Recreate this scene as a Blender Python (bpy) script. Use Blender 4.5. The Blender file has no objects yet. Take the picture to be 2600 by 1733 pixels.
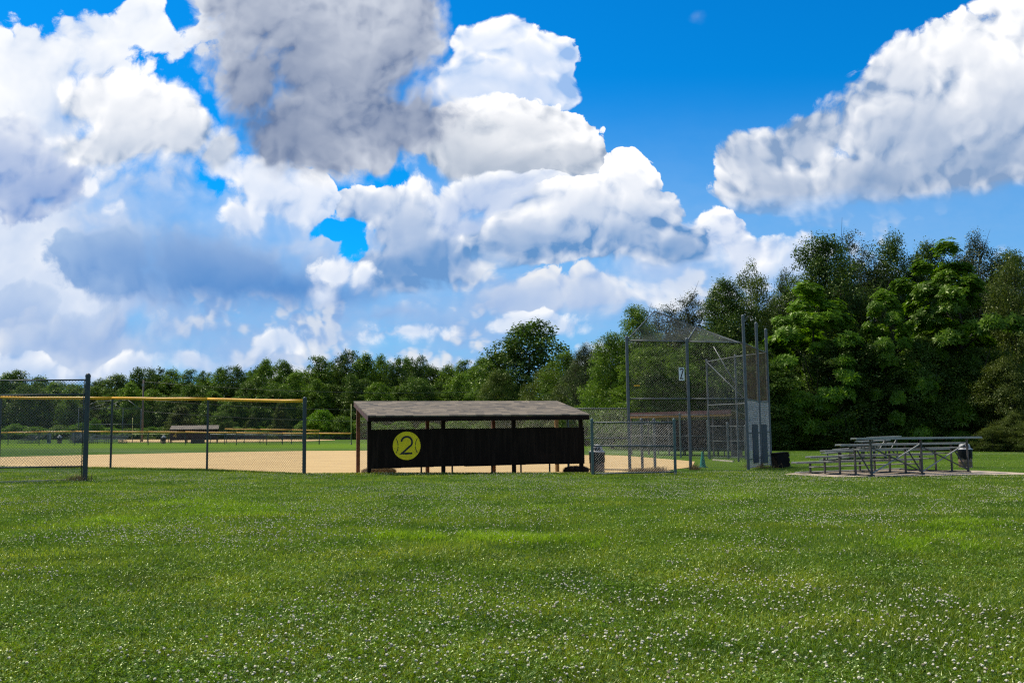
import bpy, math, random
import numpy as np
from mathutils import Vector, Matrix

random.seed(7)
rng = np.random.default_rng(11)
SC = bpy.context.scene
COL = SC.collection

# ------------------------------------------------------------------ camera
PXW, PXH = 2600.0, 1733.0
FPX = 2355.0                       # focal length in photograph pixels
CAM_H = 1.62
SLOPE = -0.0125                    # the field falls gently to the right
PITCH = math.atan(228.5 / FPX)
ROLL = 0.0125
cam_d = bpy.data.cameras.new('camera')
cam_d.sensor_width = 36.0
cam_d.lens = 36.0 * FPX / PXW
cam_d.clip_start = 0.1
cam_d.clip_end = 6000
cam = bpy.data.objects.new('camera', cam_d)
COL.objects.link(cam)
cam.matrix_world = (Matrix.Translation((0, 0, CAM_H))
                    @ Matrix.Rotation(math.radians(90) + PITCH, 4, 'X')
                    @ Matrix.Rotation(-ROLL, 4, 'Z'))
SC.camera = cam
RCAM = cam.matrix_world.to_3x3()


def ray(px, py):
    return RCAM @ Vector(((px - PXW / 2) / FPX, (PXH / 2 - py) / FPX, -1.0))


def at(px, py, Y):
    """world point seen at photo pixel (px, py) standing Y metres ahead"""
    d = ray(px, py)
    return Vector((0, 0, CAM_H)) + d * (Y / d.y)


# ------------------------------------------------------------------ light
SUN_EL, SUN_AZ = math.radians(57), math.radians(-52)   # azimuth from +Y, clockwise
sd = Vector((math.sin(SUN_AZ) * math.cos(SUN_EL), math.cos(SUN_AZ) * math.cos(SUN_EL), math.sin(SUN_EL)))
sun_d = bpy.data.lights.new('sun', 'SUN')
sun_d.energy = 5.0
sun_d.angle = math.radians(0.53)
sun_d.color = (1.0, 0.93, 0.80)
sun = bpy.data.objects.new('sun', sun_d)
COL.objects.link(sun)
sun.rotation_euler = sd.to_track_quat('Z', 'Y').to_euler()

SC.view_settings.view_transform = 'Standard'
SC.view_settings.look = 'None'
SC.view_settings.exposure = 0.0
SC.view_settings.gamma = 1.0
SC.view_settings.use_curve_mapping = False
SC.cycles.use_denoising = False          # keeps blades, leaves and wire crisp
SC.cycles.pixel_filter_type = 'BLACKMAN_HARRIS'
SC.cycles.filter_width = 1.25
SC.cycles.max_bounces = 6
SC.cycles.diffuse_bounces = 3
SC.cycles.glossy_bounces = 2
SC.cycles.transmission_bounces = 4
SC.cycles.sample_clamp_indirect = 6.0


# ------------------------------------------------------------------ sky with clouds (world)
class NT:
    """tiny helper for writing node trees as expressions"""
    def __init__(self, tree):
        self.t = tree

    def node(self, kind, **kw):
        n = self.t.nodes.new(kind)
        for k, v in kw.items():
            setattr(n, k, v)
        return n

    def put(self, sock, v):
        if isinstance(v, bpy.types.NodeSocket):
            self.t.links.new(v, sock)
        elif v is not None:
            sock.default_value = v

    def m(self, op, a, b=None, c=None, clamp=False):
        n = self.node('ShaderNodeMath', operation=op, use_clamp=clamp)
        self.put(n.inputs[0], a)
        if b is not None:
            self.put(n.inputs[1], b)
        if c is not None:
            self.put(n.inputs[2], c)
        return n.outputs[0]

    def v(self, op, a, b=None, c=None):
        n = self.node('ShaderNodeVectorMath', operation=op)
        self.put(n.inputs[0], a)
        if b is not None:
            self.put(n.inputs[1], b)
        if c is not None:
            self.put(n.inputs[2], c)
        return n.outputs['Value'] if op in ('LENGTH', 'DOT_PRODUCT', 'DISTANCE') else n.outputs[0]

    def scale(self, a, s):
        n = self.node('ShaderNodeVectorMath', operation='SCALE')
        self.put(n.inputs[0], a)
        self.put(n.inputs['Scale'], s)
        return n.outputs[0]

    def noise(self, vec, scale, detail=4.0, rough=0.55, color=False, lac=2.0, dims='3D', dist=0.0):
        n = self.node('ShaderNodeTexNoise', noise_dimensions=dims)
        self.put(n.inputs['Vector'], vec)
        self.put(n.inputs['Scale'], scale)
        n.inputs['Detail'].default_value = detail
        n.inputs['Roughness'].default_value = rough
        n.inputs['Lacunarity'].default_value = lac
        n.inputs['Distortion'].default_value = dist
        return n.outputs['Color'] if color else n.outputs['Fac']

    def voro(self, vec, scale, detail=0.0, rough=0.5, feature='F1', smooth=0.3, dims='3D', out='Distance', rand=1.0):
        n = self.node('ShaderNodeTexVoronoi', voronoi_dimensions=dims, feature=feature)
        self.put(n.inputs['Vector'], vec)
        self.put(n.inputs['Scale'], scale)
        n.inputs['Detail'].default_value = detail
        n.inputs['Roughness'].default_value = rough
        n.inputs['Randomness'].default_value = rand
        if feature == 'SMOOTH_F1':
            n.inputs['Smoothness'].default_value = smooth
        return n.outputs[out]

    def ramp(self, x, a, b, lo=0.0, hi=1.0, smooth=True):
        n = self.node('ShaderNodeMapRange', interpolation_type='SMOOTHSTEP' if smooth else 'LINEAR')
        self.put(n.inputs['Value'], x)
        self.put(n.inputs['From Min'], a)
        self.put(n.inputs['From Max'], b)
        n.inputs['To Min'].default_value = lo
        n.inputs['To Max'].default_value = hi
        return n.outputs[0]

    def mix(self, f, a, b, blend='MIX'):
        n = self.node('ShaderNodeMix', data_type='RGBA', blend_type=blend)
        self.put(n.inputs[0], f)
        self.put(n.inputs[6], a if isinstance(a, bpy.types.NodeSocket) else tuple(a) + (1,))
        self.put(n.inputs[7], b if isinstance(b, bpy.types.NodeSocket) else tuple(b) + (1,))
        return n.outputs[2]

    def xyz(self, x, y, z):
        n = self.node('ShaderNodeCombineXYZ')
        self.put(n.inputs[0], x)
        self.put(n.inputs[1], y)
        self.put(n.inputs[2], z)
        return n.outputs[0]

    def sep(self, v):
        n = self.node('ShaderNodeSeparateXYZ')
        self.put(n.inputs[0], v)
        return n.outputs


def srgb(r, g, b):
    f = lambda c: (c / 255) / 12.92 if c / 255 <= 0.04045 else ((c / 255 + 0.055) / 1.055) ** 2.4
    return (f(r), f(g), f(b))


def uv_of(px, py):
    d = ray(px, py)
    return d.x / d.y, d.z / d.y
def build_world():
    w = bpy.data.worlds.new("World")
    SC.world = w
    w.use_nodes = True
    t = w.node_tree
    t.nodes.clear()
    N = NT(t)
    sky = N.node('ShaderNodeTexSky', sky_type='NISHITA')
    sky.sun_disc = False
    sky.sun_elevation = SUN_EL
    sky.sun_rotation = SUN_AZ
    sky.altitude = 300
    sky.air_density = 1.0
    sky.dust_density = 0.4
    sky.ozone_density = 3.0
    hs = N.node('ShaderNodeHueSaturation')
    N.put(hs.inputs['Color'], sky.outputs[0])
    hs.inputs['Saturation'].default_value = 1.38
    hs.inputs['Hue'].default_value = 0.49
    hs.inputs['Value'].default_value = 1.0
    skyc = N.v('MULTIPLY', hs.outputs[0], (0.004, 0.108, 0.150))

    tc = N.node('ShaderNodeTexCoord')
    d = N.sep(tc.outputs['Generated'])
    yy = N.m('MAXIMUM', N.m('ABSOLUTE', d[1]), 0.12)
    u = N.m('DIVIDE', d[0], yy)
    v = N.m('DIVIDE', d[2], yy)
    p0 = N.xyz(u, v, 0.0)

    # noise fields shared by every cloud
    w1 = N.noise(p0, 2.6, 2.0, 0.5, color=True, dims='2D')
    w2 = N.noise(p0, 9.0, 4.0, 0.6, color=True, dims='2D')
    p = N.v('ADD', p0, N.scale(N.v('SUBTRACT', w1, (0.5, 0.5, 0.5)), 0.10))
    p = N.v('ADD', p, N.scale(N.v('SUBTRACT', w2, (0.5, 0.5, 0.5)), 0.034))

    def puff(pp, det):
        a = N.voro(pp, 9.0, det, 0.72, 'F1', dims='2D')
        return N.m('MULTIPLY', N.m('SUBTRACT', a, 0.36), -1.0)
    nb = N.m('SUBTRACT', N.noise(p, 30.0, 5.0, 0.70, dims='2D'), 0.5)
    pf = puff(p, 3.0)
    bil = N.m('MULTIPLY_ADD', nb, 0.85, N.m('MULTIPLY', pf, 0.75))
    pf2 = puff(N.v('ADD', p, (-0.008, 0.013, 0.0)), 3.0)
    relief = N.m('MULTIPLY_ADD', nb, 0.22, N.m('SUBTRACT', pf, pf2))      # > 0 on the side towards the sun
    soft = N.noise(p, 4.6, 5.0, 0.58, dims='2D')
    wisp = N.noise(N.v('MULTIPLY', p0, (1.0, 2.2, 1.0)), 6.0, 6.0, 0.62, dims='2D')

    ew = N.ramp(soft, 0.35, 0.62, 0.45, 2.6)
    tex = N.m('MULTIPLY', nb, 0.42)

    def cloud(acc, lobes, light, dark, base=None, amp=0.75, edge=0.10, k_depth=0.9, k_vert=3.0,
              k_rel=3.2, k_soft=0.9, bias=0.0, opac=1.0, fade=None, dcap=9.0, lowb=None):
        """lobes: (cx, cy, rx, ry) in photograph pixels, turned into directions"""
        D = None
        vc = 0
        for (cx, cy, rx, ry) in lobes:
            cu, cv = uv_of(cx, cy)
            ru, rv = rx * 1.22 / FPX, ry * 1.22 / FPX
            q = N.v('MULTIPLY_ADD', p, (1 / ru, 1 / rv, 0), (-cu / ru, -cv / rv, 0))
            L = N.v('LENGTH', q)
            D = L if D is None else N.m('SMOOTH_MIN', D, L, 0.38)
            vc += cv
        vc /= len(lobes)
        if base is not None:
            vc = uv_of(1300, base)[1]
        D = N.m('SUBTRACT', 1.0, D)
        vl = uv_of(1300, lowb or (fade[0] if fade else 0))[1] if (lowb or fade) else vc
        low = N.ramp(v, vl - 0.045, vl + 0.025)            # undersides are flatter and softer
        D = N.m('ADD', D, N.m('MULTIPLY', bil, N.m('MULTIPLY_ADD', low, amp * 0.7, amp * 0.3)))
        D = N.m('ADD', D, 0.13)
        al = N.ramp(D, 0.0, N.m('MULTIPLY', N.m('MULTIPLY', ew, edge), N.m('MULTIPLY_ADD', low, -2.2, 3.2)))
        if fade is not None:                      # soft torn underside
            f0 = uv_of(1300, fade[0])[1]
            f1 = uv_of(1300, fade[1])[1]
            al = N.m('MULTIPLY', al, N.ramp(N.m('ADD', v, N.m('MULTIPLY', wisp, -0.06)), f1 - 0.03, f0 - 0.03))
        if opac < 1:
            al = N.m('MULTIPLY', al, opac)
        s = N.m('MULTIPLY', N.m('MINIMUM', D, dcap), k_depth)
        s = N.m('ADD', s, N.m('MULTIPLY', N.m('SUBTRACT', vc, v), k_vert * 2.6))
        em = N.ramp(D, 0.72, 0.10, 0.16, 1.0)          # lumps show along the lit rim, bodies are smooth
        rt = N.m('MULTIPLY_ADD', relief, k_rel * 0.62, tex)
        s = N.m('SUBTRACT', s, N.m('MULTIPLY', rt, em))
        s = N.m('ADD', s, N.m('MULTIPLY', N.m('SUBTRACT', soft, 0.5), k_soft * 0.8))
        s = N.m('ADD', s, bias)
        s = N.ramp(s, -0.55, 1.10, smooth=False)
        col = N.mix(s, light, dark)
        return N.mix(al, acc, col)

    W = (1.06, 1.06, 1.07)
    W2 = (0.98, 1.0, 1.03)
    WH = srgb(226, 232, 240)
    BL = srgb(104, 148, 206)
    BL2 = srgb(132, 170, 220)
    GR = srgb(112, 122, 145)
    GR2 = srgb(130, 146, 178)
    PB = srgb(160, 192, 232)

    acc = skyc
    # pale veil towards the horizon
    veil = N.ramp(v, 0.40, 0.10)
    veil = N.m('MULTIPLY', veil, N.ramp(wisp, 0.25, 0.65, 0.72, 1.0))
    acc = N.mix(veil, acc, srgb(146, 188, 236))
    # scattered low cumulus near the horizon
    lo = N.noise(N.v('MULTIPLY', p, (1.0, 1.9, 1.0)), 6.5, 5.0, 0.60, dims='2D')
    lo = N.m('MULTIPLY_ADD', pf, 0.35, lo)
    lo_a = N.m('MULTIPLY', N.ramp(lo, 0.25, 0.40), N.ramp(v, 0.25, 0.17))
    lo_s = N.ramp(N.m('ADD', lo, N.m('MULTIPLY', relief, -1.0)), 0.28, 0.62)
    acc = N.mix(N.m('MULTIPLY', lo_a, 0.9), acc, N.mix(lo_s, srgb(230, 234, 240), srgb(138, 176, 226)))

    C = cloud
    # A, D: the sheet that fills the left half
    acc = C(acc, [(40, 250, 440, 360), (330, 130, 300, 190), (300, 620, 480, 260), (700, 640, 330, 210), (1010, 620, 260, 200), (60, 700, 260, 200)],
            W2, srgb(146, 182, 230), base=470, amp=0.5, edge=0.20, k_depth=0.25, k_vert=1.4, k_rel=1.9, k_soft=3.6, bias=0.16)
    # blue windows torn into it
    def window(acc, cx, cy, rx, ry):
        cu, cv = uv_of(cx, cy)
        rx, ry = rx * 0.8, ry * 0.8
        q = N.v('MULTIPLY_ADD', p, (FPX / rx, FPX / ry, 0), (-cu * FPX / rx, -cv * FPX / ry, 0))
        D = N.m('SUBTRACT', N.m('SUBTRACT', 1.05, N.v('LENGTH', q)), N.m('MULTIPLY', bil, 2.0))
        return N.mix(N.ramp(D, -0.08, 0.42), acc, skyc)
    for wdw in [(505, 255, 110, 75), (560, 325, 60, 50), (655, 400, 90, 50), (915, 480, 68, 52), (870, 585, 34, 13), (915, 625, 22, 22), (110, 18, 90, 50), (250, 28, 45, 26), (430, 50, 22, 60)]:
        acc = window(acc, *wdw)
    # E, R: low pale cumulus above the tree line
    acc = C(acc, [(110, 860, 130, 80), (330, 860, 200, 85), (620, 875, 200, 70), (880, 850, 180, 65)],
            srgb(240, 242, 246), srgb(140, 178, 228), base=800, amp=0.8, edge=0.22, k_depth=0.5, k_vert=1.2, k_rel=3.0, k_soft=2.6, bias=0.12, opac=0.9)
    acc = C(acc, [(1180, 830, 240, 80), (1330, 760, 230, 90), (1520, 750, 190, 100)],
            srgb(240, 242, 246), srgb(140, 176, 226), base=740, amp=0.7, edge=0.2, k_depth=0.5, k_vert=1.6, k_rel=3.0, k_soft=2.6, bias=0.18, opac=0.95)
    acc = C(acc, [(230, 830, 150, 50), (560, 815, 260, 28), (1000, 800, 200, 30), (60, 770, 100, 60)],
            srgb(196, 214, 240), srgb(116, 160, 218), base=800, amp=0.5, edge=0.4, k_depth=0.5, k_vert=2.5, k_rel=1.0, k_soft=1.5, bias=0.2, opac=0.75)
    acc = C(acc, [(80, 900, 120, 40), (500, 880, 150, 35), (700, 850, 120, 40), (1060, 850, 200, 40), (350, 900, 110, 45), (1400, 830, 160, 40)],
            W2, srgb(140, 180, 230), base=880, amp=0.8, edge=0.16, k_depth=0.4, k_vert=3.0, k_rel=3.0, k_soft=1.6, bias=0.0, opac=0.9)
    # P: puffs running down behind the wood
    acc = C(acc, [(1700, 680, 190, 110), (1900, 660, 120, 90), (2030, 640, 90, 75), (1930, 600, 60, 50)],
            W2, srgb(160, 192, 236), base=600, amp=0.7, edge=0.14, k_depth=0.3, k_vert=1.8, k_rel=3.4, k_soft=1.6, bias=0.15)
    acc = C(acc, [(1830, 550, 80, 70), (1880, 610, 80, 60), (1760, 600, 110, 80)],
            W, srgb(150, 182, 228), base=590, amp=0.6, edge=0.10, k_depth=0.2, k_vert=3.0, k_rel=3.4, k_soft=1.0, bias=-0.05)
    # J: tower
    acc = C(acc, [(1245, 110, 90, 60), (1330, 160, 95, 60), (1240, 220, 120, 80), (1310, 230, 100, 50)],
            W, srgb(156, 192, 240), base=170, amp=0.42, edge=0.06, k_depth=0.3, k_vert=3.2, k_rel=4.6, k_soft=1.2, bias=0.12)
    # L: body with dark base, left of centre
    acc = C(acc, [(960, 520, 120, 50), (1060, 560, 130, 110), (1150, 620, 140, 120), (1040, 680, 150, 80)],
            W, srgb(108, 154, 208), base=560, amp=0.5, edge=0.12, k_depth=0.35, k_vert=2.8, k_rel=2.6, k_soft=1.3, bias=0.34, fade=(750, 800))
    # K: rounded cloud with grey base
    acc = C(acc, [(1330, 330, 150, 75), (1430, 390, 90, 70), (1210, 370, 140, 90), (1320, 410, 180, 60)],
            W, srgb(114, 142, 176), base=375, amp=0.40, edge=0.08, k_depth=0.15, k_vert=5.6, k_rel=2.6, k_soft=0.8, bias=0.12, fade=(430, 500))
    # light body under K
    acc = C(acc, [(1300, 500, 200, 60), (1170, 520, 60, 55), (1240, 570, 110, 50)],
            W2, srgb(150, 180, 226), base=530, amp=0.6, edge=0.12, k_depth=0.3, k_vert=2.0, k_rel=3.0, k_soft=1.4, bias=0.2)
    # O: centre right cloud with flat dark base
    acc = C(acc, [(1560, 405, 62, 50), (1580, 470, 80, 70), (1620, 530, 110, 70), (1480, 540, 150, 80), (1590, 600, 200, 80), (1370, 610, 170, 70), (1730, 610, 90, 60)],
            W, srgb(102, 150, 204), base=545, amp=0.42, edge=0.08, k_depth=0.15, k_vert=5.2, k_rel=3.0, k_soft=1.0, bias=0.20, fade=(655, 720))
    # D base: long dark blue-grey underside on the left
    acc = C(acc, [(560, 690, 330, 120), (760, 730, 240, 80), (300, 680, 200, 85), (900, 745, 150, 50)],
            srgb(190, 212, 240), srgb(90, 144, 208), base=650, amp=0.35, edge=0.28, k_depth=0.35, k_vert=4.2, k_rel=1.0, k_soft=1.0, bias=0.42, fade=(770, 870), lowb=740)
    # D top: bright puffs
    acc = C(acc, [(700, 480, 120, 75), (790, 520, 75, 80), (640, 560, 90, 60), (600, 440, 80, 50)],
            W, srgb(164, 194, 236), base=510, amp=0.6, edge=0.16, k_depth=0.2, k_vert=2.4, k_rel=3.4, k_soft=1.2, bias=0.16, fade=(580, 680))
    # M: bright puffs low centre
    acc = C(acc, [(880, 680, 110, 55), (960, 700, 80, 50), (850, 740, 60, 40)],
            W2, srgb(150, 184, 232), base=720, amp=0.8, edge=0.18, k_depth=0.2, k_vert=2.4, k_rel=3.2, k_soft=0.8, bias=-0.02)
    # C: blue grey cloud at the left edge
    acc = C(acc, [(90, 490, 170, 110), (20, 420, 150, 110)],
            W2, srgb(104, 146, 208), base=410, amp=0.45, edge=0.25, k_depth=0.35, k_vert=3.4, k_rel=1.6, k_soft=1.0, bias=0.3, fade=(575, 640))
    # F: white torn strip
    acc = C(acc, [(265, 480, 45, 75), (320, 560, 45, 55)],
            W, srgb(170, 198, 236), base=540, amp=1.0, edge=0.3, k_depth=0.2, k_vert=1.5, k_rel=3.0, k_soft=0.8, bias=-0.1, opac=0.9)
    # B, G: bright rounded cloud upper left
    acc = C(acc, [(265, 270, 110, 70), (350, 310, 150, 80), (460, 370, 110, 70), (330, 380, 180, 60), (570, 400, 60, 55)],
            W, srgb(134, 162, 198), base=350, amp=0.38, edge=0.14, k_depth=0.15, k_vert=4.2, k_rel=2.8, k_soft=1.0, bias=0.12, fade=(430, 520))
    # I: the big grey cloud at the top
    acc = C(acc, [(640, 40, 210, 200), (830, 130, 310, 290), (1040, 60, 150, 250), (1000, 330, 200, 120), (800, 345, 190, 105), (640, 235, 120, 90)],
            srgb(244, 248, 255), srgb(108, 128, 164), base=190, amp=0.42, edge=0.2, k_depth=1.9, k_vert=1.1, k_rel=1.8, k_soft=1.9, bias=-0.06, dcap=0.40, lowb=420)
    # Q: right hand cloud
    acc = C(acc, [(1930, 360, 120, 80), (2080, 330, 85, 60), (1990, 430, 170, 70), (2300, 210, 100, 90), (2420, 170, 150, 100), (2560, 60, 120, 150), (2350, 320, 230, 130), (2560, 400, 230, 90), (2250, 430, 200, 70), (2560, 250, 200, 150)],
            W, srgb(134, 162, 200), base=330, amp=0.40, edge=0.075, k_depth=0.28, k_vert=2.3, k_rel=3.2, k_soft=1.8, bias=0.13, fade=(490, 590), lowb=470)
    acc = C(acc, [(1745, 28, 40, 26)], WH, PB, base=20, amp=0.9, edge=0.8, opac=0.6)
    # broken cloud over the rest of the dome, out of the picture
    far = N.noise(p, 3.2, 4.0, 0.55, dims='2D')
    fa = N.m('MULTIPLY', N.ramp(far, 0.48, 0.62), N.m('MAXIMUM', N.ramp(v, 0.55, 0.75), N.ramp(N.m('ABSOLUTE', u), 0.66, 0.85)))
    fa = N.m('MULTIPLY', fa, N.ramp(v, -0.02, 0.03))
    acc = N.mix(fa, acc, N.mix(N.ramp(far, 0.55, 0.75), srgb(240, 243, 250), srgb(150, 168, 200)))

    bg = N.node('ShaderNodeBackground')
    N.put(bg.inputs[0], acc)
    bg.inputs[1].default_value = 1.0
    out = N.node('ShaderNodeOutputWorld')
    t.links.new(bg.outputs[0], out.inputs[0])
    w.cycles.sampling_method = 'MANUAL'
    w.cycles.sample_map_resolution = 512


build_world()
# ------------------------------------------------------------------ helpers for meshes
class MB:
    """collects shapes in world metres; build() links them as ONE mesh object"""
    def __init__(self):
        self.v, self.f, self.mi, self.smooth = [], [], [], []
        self.n = 0

    def add(self, verts, faces, mi=0, smooth=False):
        self.v.extend([tuple(p) for p in verts])
        for q in faces:
            self.f.append(tuple(i + self.n for i in q))
            self.mi.append(mi)
            self.smooth.append(smooth)
        self.n += len(verts)
        return self

    def box(self, c, s, R=None, mi=0):
        c = Vector(c)
        vs = []
        for dx in (-.5, .5):
            for dy in (-.5, .5):
                for dz in (-.5, .5):
                    d = Vector((dx * s[0], dy * s[1], dz * s[2]))
                    vs.append(c + (R @ d if R is not None else d))
        self.add(vs, [(0, 1, 3, 2), (4, 6, 7, 5), (0, 4, 5, 1), (2, 3, 7, 6), (0, 2, 6, 4), (1, 5, 7, 3)], mi)
        return self

    def beam(self, a, b, w, h, mi=0, up=Vector((0, 0, 1))):
        a, b = Vector(a), Vector(b)
        d = (b - a)
        L = d.length
        d.normalize()
        s = d.cross(up)
        if s.length < 1e-4:
            s = Vector((1, 0, 0))
        s.normalize()
        u = s.cross(d)
        vs = []
        for e in (a, b):
            for (i, j) in ((-.5, -.5), (.5, -.5), (.5, .5), (-.5, .5)):
                vs.append(e + s * (i * w) + u * (j * h))
        self.add(vs, [(0, 1, 2, 3), (7, 6, 5, 4), (0, 4, 5, 1), (1, 5, 6, 2), (2, 6, 7, 3), (3, 7, 4, 0)], mi)
        return self

    def tube(self, pts, r, n=8, mi=0, caps=True, smooth=True):
        pts = [Vector(p) for p in pts]
        rs = r if isinstance(r, (list, tuple)) else [r] * len(pts)
        vs, fs = [], []
        prev = None
        for k, p in enumerate(pts):
            d = (pts[min(k + 1, len(pts) - 1)] - pts[max(k - 1, 0)]).normalized()
            ref = Vector((0, 0, 1)) if abs(d.z) < 0.9 else Vector((1, 0, 0))
            if prev is not None:
                s = prev - d * prev.dot(d)
                s = s.normalized() if s.length > 1e-4 else d.cross(ref).normalized()
            else:
                s = d.cross(ref).normalized()
            prev = s
            u = d.cross(s)
            for i in range(n):
                a = 2 * math.pi * i / n
                vs.append(p + (s * math.cos(a) + u * math.sin(a)) * rs[k])
        for k in range(len(pts) - 1):
            for i in range(n):
                j = (i + 1) % n
                fs.append((k * n + i, k * n + j, (k + 1) * n + j, (k + 1) * n + i))
        self.add(vs, fs, mi, smooth)
        if caps:
            m = len(vs)
            base = self.n - m
            self.f.append(tuple(base + i for i in reversed(range(n))))
            self.f.append(tuple(base + m - n + i for i in range(n)))
            self.mi += [mi, mi]
            self.smooth += [False, False]
        return self

    def lathe(self, c, prof, n=20, mi=0, smooth=True):
        """prof: (radius, z) list from the bottom up"""
        c = Vector(c)
        vs = []
        for (r, z) in prof:
            for i in range(n):
                a = 2 * math.pi * i / n
                vs.append(c + Vector((r * math.cos(a), r * math.sin(a), z)))
        fs = [(k * n + i, k * n + (i + 1) % n, (k + 1) * n + (i + 1) % n, (k + 1) * n + i)
              for k in range(len(prof) - 1) for i in range(n)]
        self.add(vs, fs, mi, smooth)
        return self

    def prism(self, poly, axis_vec, mi=0):
        """closed outline (list of 3-D points) pushed along axis_vec"""
        n = len(poly)
        a = [Vector(p) for p in poly]
        b = [p + Vector(axis_vec) for p in a]
        fs = [tuple(reversed(range(n))), tuple(range(n, 2 * n))]
        fs += [(i, (i + 1) % n, n + (i + 1) % n, n + i) for i in range(n)]
        self.add(a + b, fs, mi)
        return self

    def build(self, name, mats, parent=None, bevel=0.0):
        me = bpy.data.meshes.new(name)
        off = origin_of(parent) if parent is not None else Vector((0, 0, 0))
        me.from_pydata([(x - off.x, y - off.y, z - off.z) for x, y, z in self.v], [], self.f)
        if not isinstance(mats, (list, tuple)):
            mats = [mats]
        for m in mats:
            me.materials.append(m)
        me.polygons.foreach_set('material_index', self.mi)
        me.polygons.foreach_set('use_smooth', self.smooth)
        me.update()
        return link(name, me, parent, bevel)


def link(name, me, parent=None, bevel=0.0):
    o = bpy.data.objects.new(name, me)
    COL.objects.link(o)
    if parent is not None:
        o.parent = parent
    if bevel:
        b = o.modifiers.new('bevel', 'BEVEL')
        b.width = bevel
        b.segments = 1
    return o


def origin_of(o):
    p = Vector((0, 0, 0))
    while o is not None:
        p += o.location
        o = o.parent
    return p


def np_mesh(name, verts, faces, mat, parent=None, smooth=False, nside=4):
    """fast mesh from numpy arrays, all faces with nside corners"""
    me = bpy.data.meshes.new(name)
    nv, nf = len(verts), len(faces)
    me.vertices.add(nv)
    me.vertices.foreach_set('co', np.ascontiguousarray(verts, dtype=np.float32).ravel())
    me.loops.add(nf * nside)
    me.loops.foreach_set('vertex_index', np.ascontiguousarray(faces, dtype=np.int32).ravel())
    me.polygons.add(nf)
    me.polygons.foreach_set('loop_start', np.arange(0, nf * nside, nside, dtype=np.int32))
    me.polygons.foreach_set('loop_total', np.full(nf, nside, dtype=np.int32))
    me.polygons.foreach_set('use_smooth', np.full(nf, smooth, dtype=bool))
    me.materials.append(mat)
    me.update(calc_edges=True)
    return me


def tag(o, label=None, cat=None, group=None, kind=None):
    if label:
        o['label'] = label
    if cat:
        o['category'] = cat
    if group:
        o['group'] = group
    if kind:
        o['kind'] = kind
    return o


def thing(name, label, cat, loc=(0, 0, 0), group=None, rz=0.0):
    o = bpy.data.objects.new(name, None)
    o.empty_display_size = 0.3
    COL.objects.link(o)
    o.location = loc
    o.rotation_euler = (0, 0, rz)
    return tag(o, label, cat, group)


def dup(root, loc, rz=0.0, scale=None, label=None, group=None):
    r = root.copy()
    COL.objects.link(r)
    r.location = loc
    r.rotation_euler = (0, 0, rz)
    if scale is not None:
        r.scale = scale
    if label:
        r['label'] = label
    if group:
        r['group'] = group
    for ch in list(root.children):
        c = ch.copy()
        COL.objects.link(c)
        c.parent = r
        for g in list(ch.children):
            e = g.copy()
            COL.objects.link(e)
            e.parent = c
    return r


# ------------------------------------------------------------------ terrain
def _xy(px, Y):
    return ((px - 1300) / FPX * Y, Y)


LIP = sorted([_xy(px, Y) for px, Y in ((-700, 44), (-250, 43), (0, 42.3), (283, 41.2), (527, 39.4), (773, 35.3), (905, 35.7), (1500, 35.9), (1720, 36.0), (2400, 36.2))])
LX = np.array([p[0] for p in LIP])
LY = np.array([p[1] for p in LIP])


def sstep(t):
    t = np.clip(t, 0, 1)
    return t * t * (3 - 2 * t)


def gz(x, y):
    x = np.asarray(x, dtype=float)
    y = np.asarray(y, dtype=float)
    z = SLOPE * np.clip(x, -110, 110)
    z = z - 0.15 * sstep((y - np.interp(x, LX, LY) - 0.1) / 0.8) * sstep((8.0 - x) / 3.0)
    return z


def G(px, py):
    """point of the ground seen at a photo pixel"""
    d = ray(px, py)
    o = Vector((0, 0, CAM_H))
    t = -CAM_H / (d.z if d.z < -1e-4 else -1e-4)
    for _ in range(25):
        p = o + d * t
        h = p.z - float(gz(p.x, p.y))
        den = d.z - SLOPE * d.x
        t -= h / den if abs(den) > 1e-6 else 0
    p = o + d * t
    return Vector((p.x, p.y, float(gz(p.x, p.y))))


def on_ground(x, y, dz=0.0):
    return Vector((x, y, float(gz(x, y)) + dz))


def gx(px, Y):
    """ground point below pixel column px at depth Y"""
    p = at(px, 1100, Y)
    return on_ground(p.x, Y)


def top_z(px, py, Y):
    return at(px, py, Y).z


# ------------------------------------------------------------------ materials
def new_mat(name):
    m = bpy.data.materials.new(name)
    m.use_nodes = True
    t = m.node_tree
    t.nodes.clear()
    N = NT(t)
    out = N.node('ShaderNodeOutputMaterial')
    return m, N, out


def simple(name, col, rough=0.6, metal=0.0, var=0.15, scale=6.0, bump=0.0, bscale=60.0, spec=0.4, col2=None):
    m, N, out = new_mat(name)
    b = N.node('ShaderNodeBsdfPrincipled')
    tc = N.node('ShaderNodeTexCoord').outputs['Object']
    n = N.noise(tc, scale, 5.0, 0.6)
    dark = col2 if col2 else tuple(c * (1 - var * 2) for c in col)
    c = N.mix(N.ramp(n, 0.3, 0.7), dark, tuple(min(1, k * (1 + var)) for k in col))
    N.put(b.inputs['Base Color'], c)
    N.put(b.inputs['Roughness'], N.ramp(n, 0.3, 0.7, max(0.05, rough - 0.1), min(1, rough + 0.1)))
    b.inputs['Metallic'].default_value = metal
    b.inputs['Specular IOR Level'].default_value = spec
    if bump:
        bn = N.node('ShaderNodeBump')
        bn.inputs['Strength'].default_value = bump
        bn.inputs['Distance'].default_value = 0.01
        N.put(bn.inputs['Height'], N.noise(tc, bscale, 4.0, 0.6))
        N.put(b.inputs['Normal'], bn.outputs[0])
    N.t.links.new(b.outputs[0], out.inputs[0])
    return m


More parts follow.
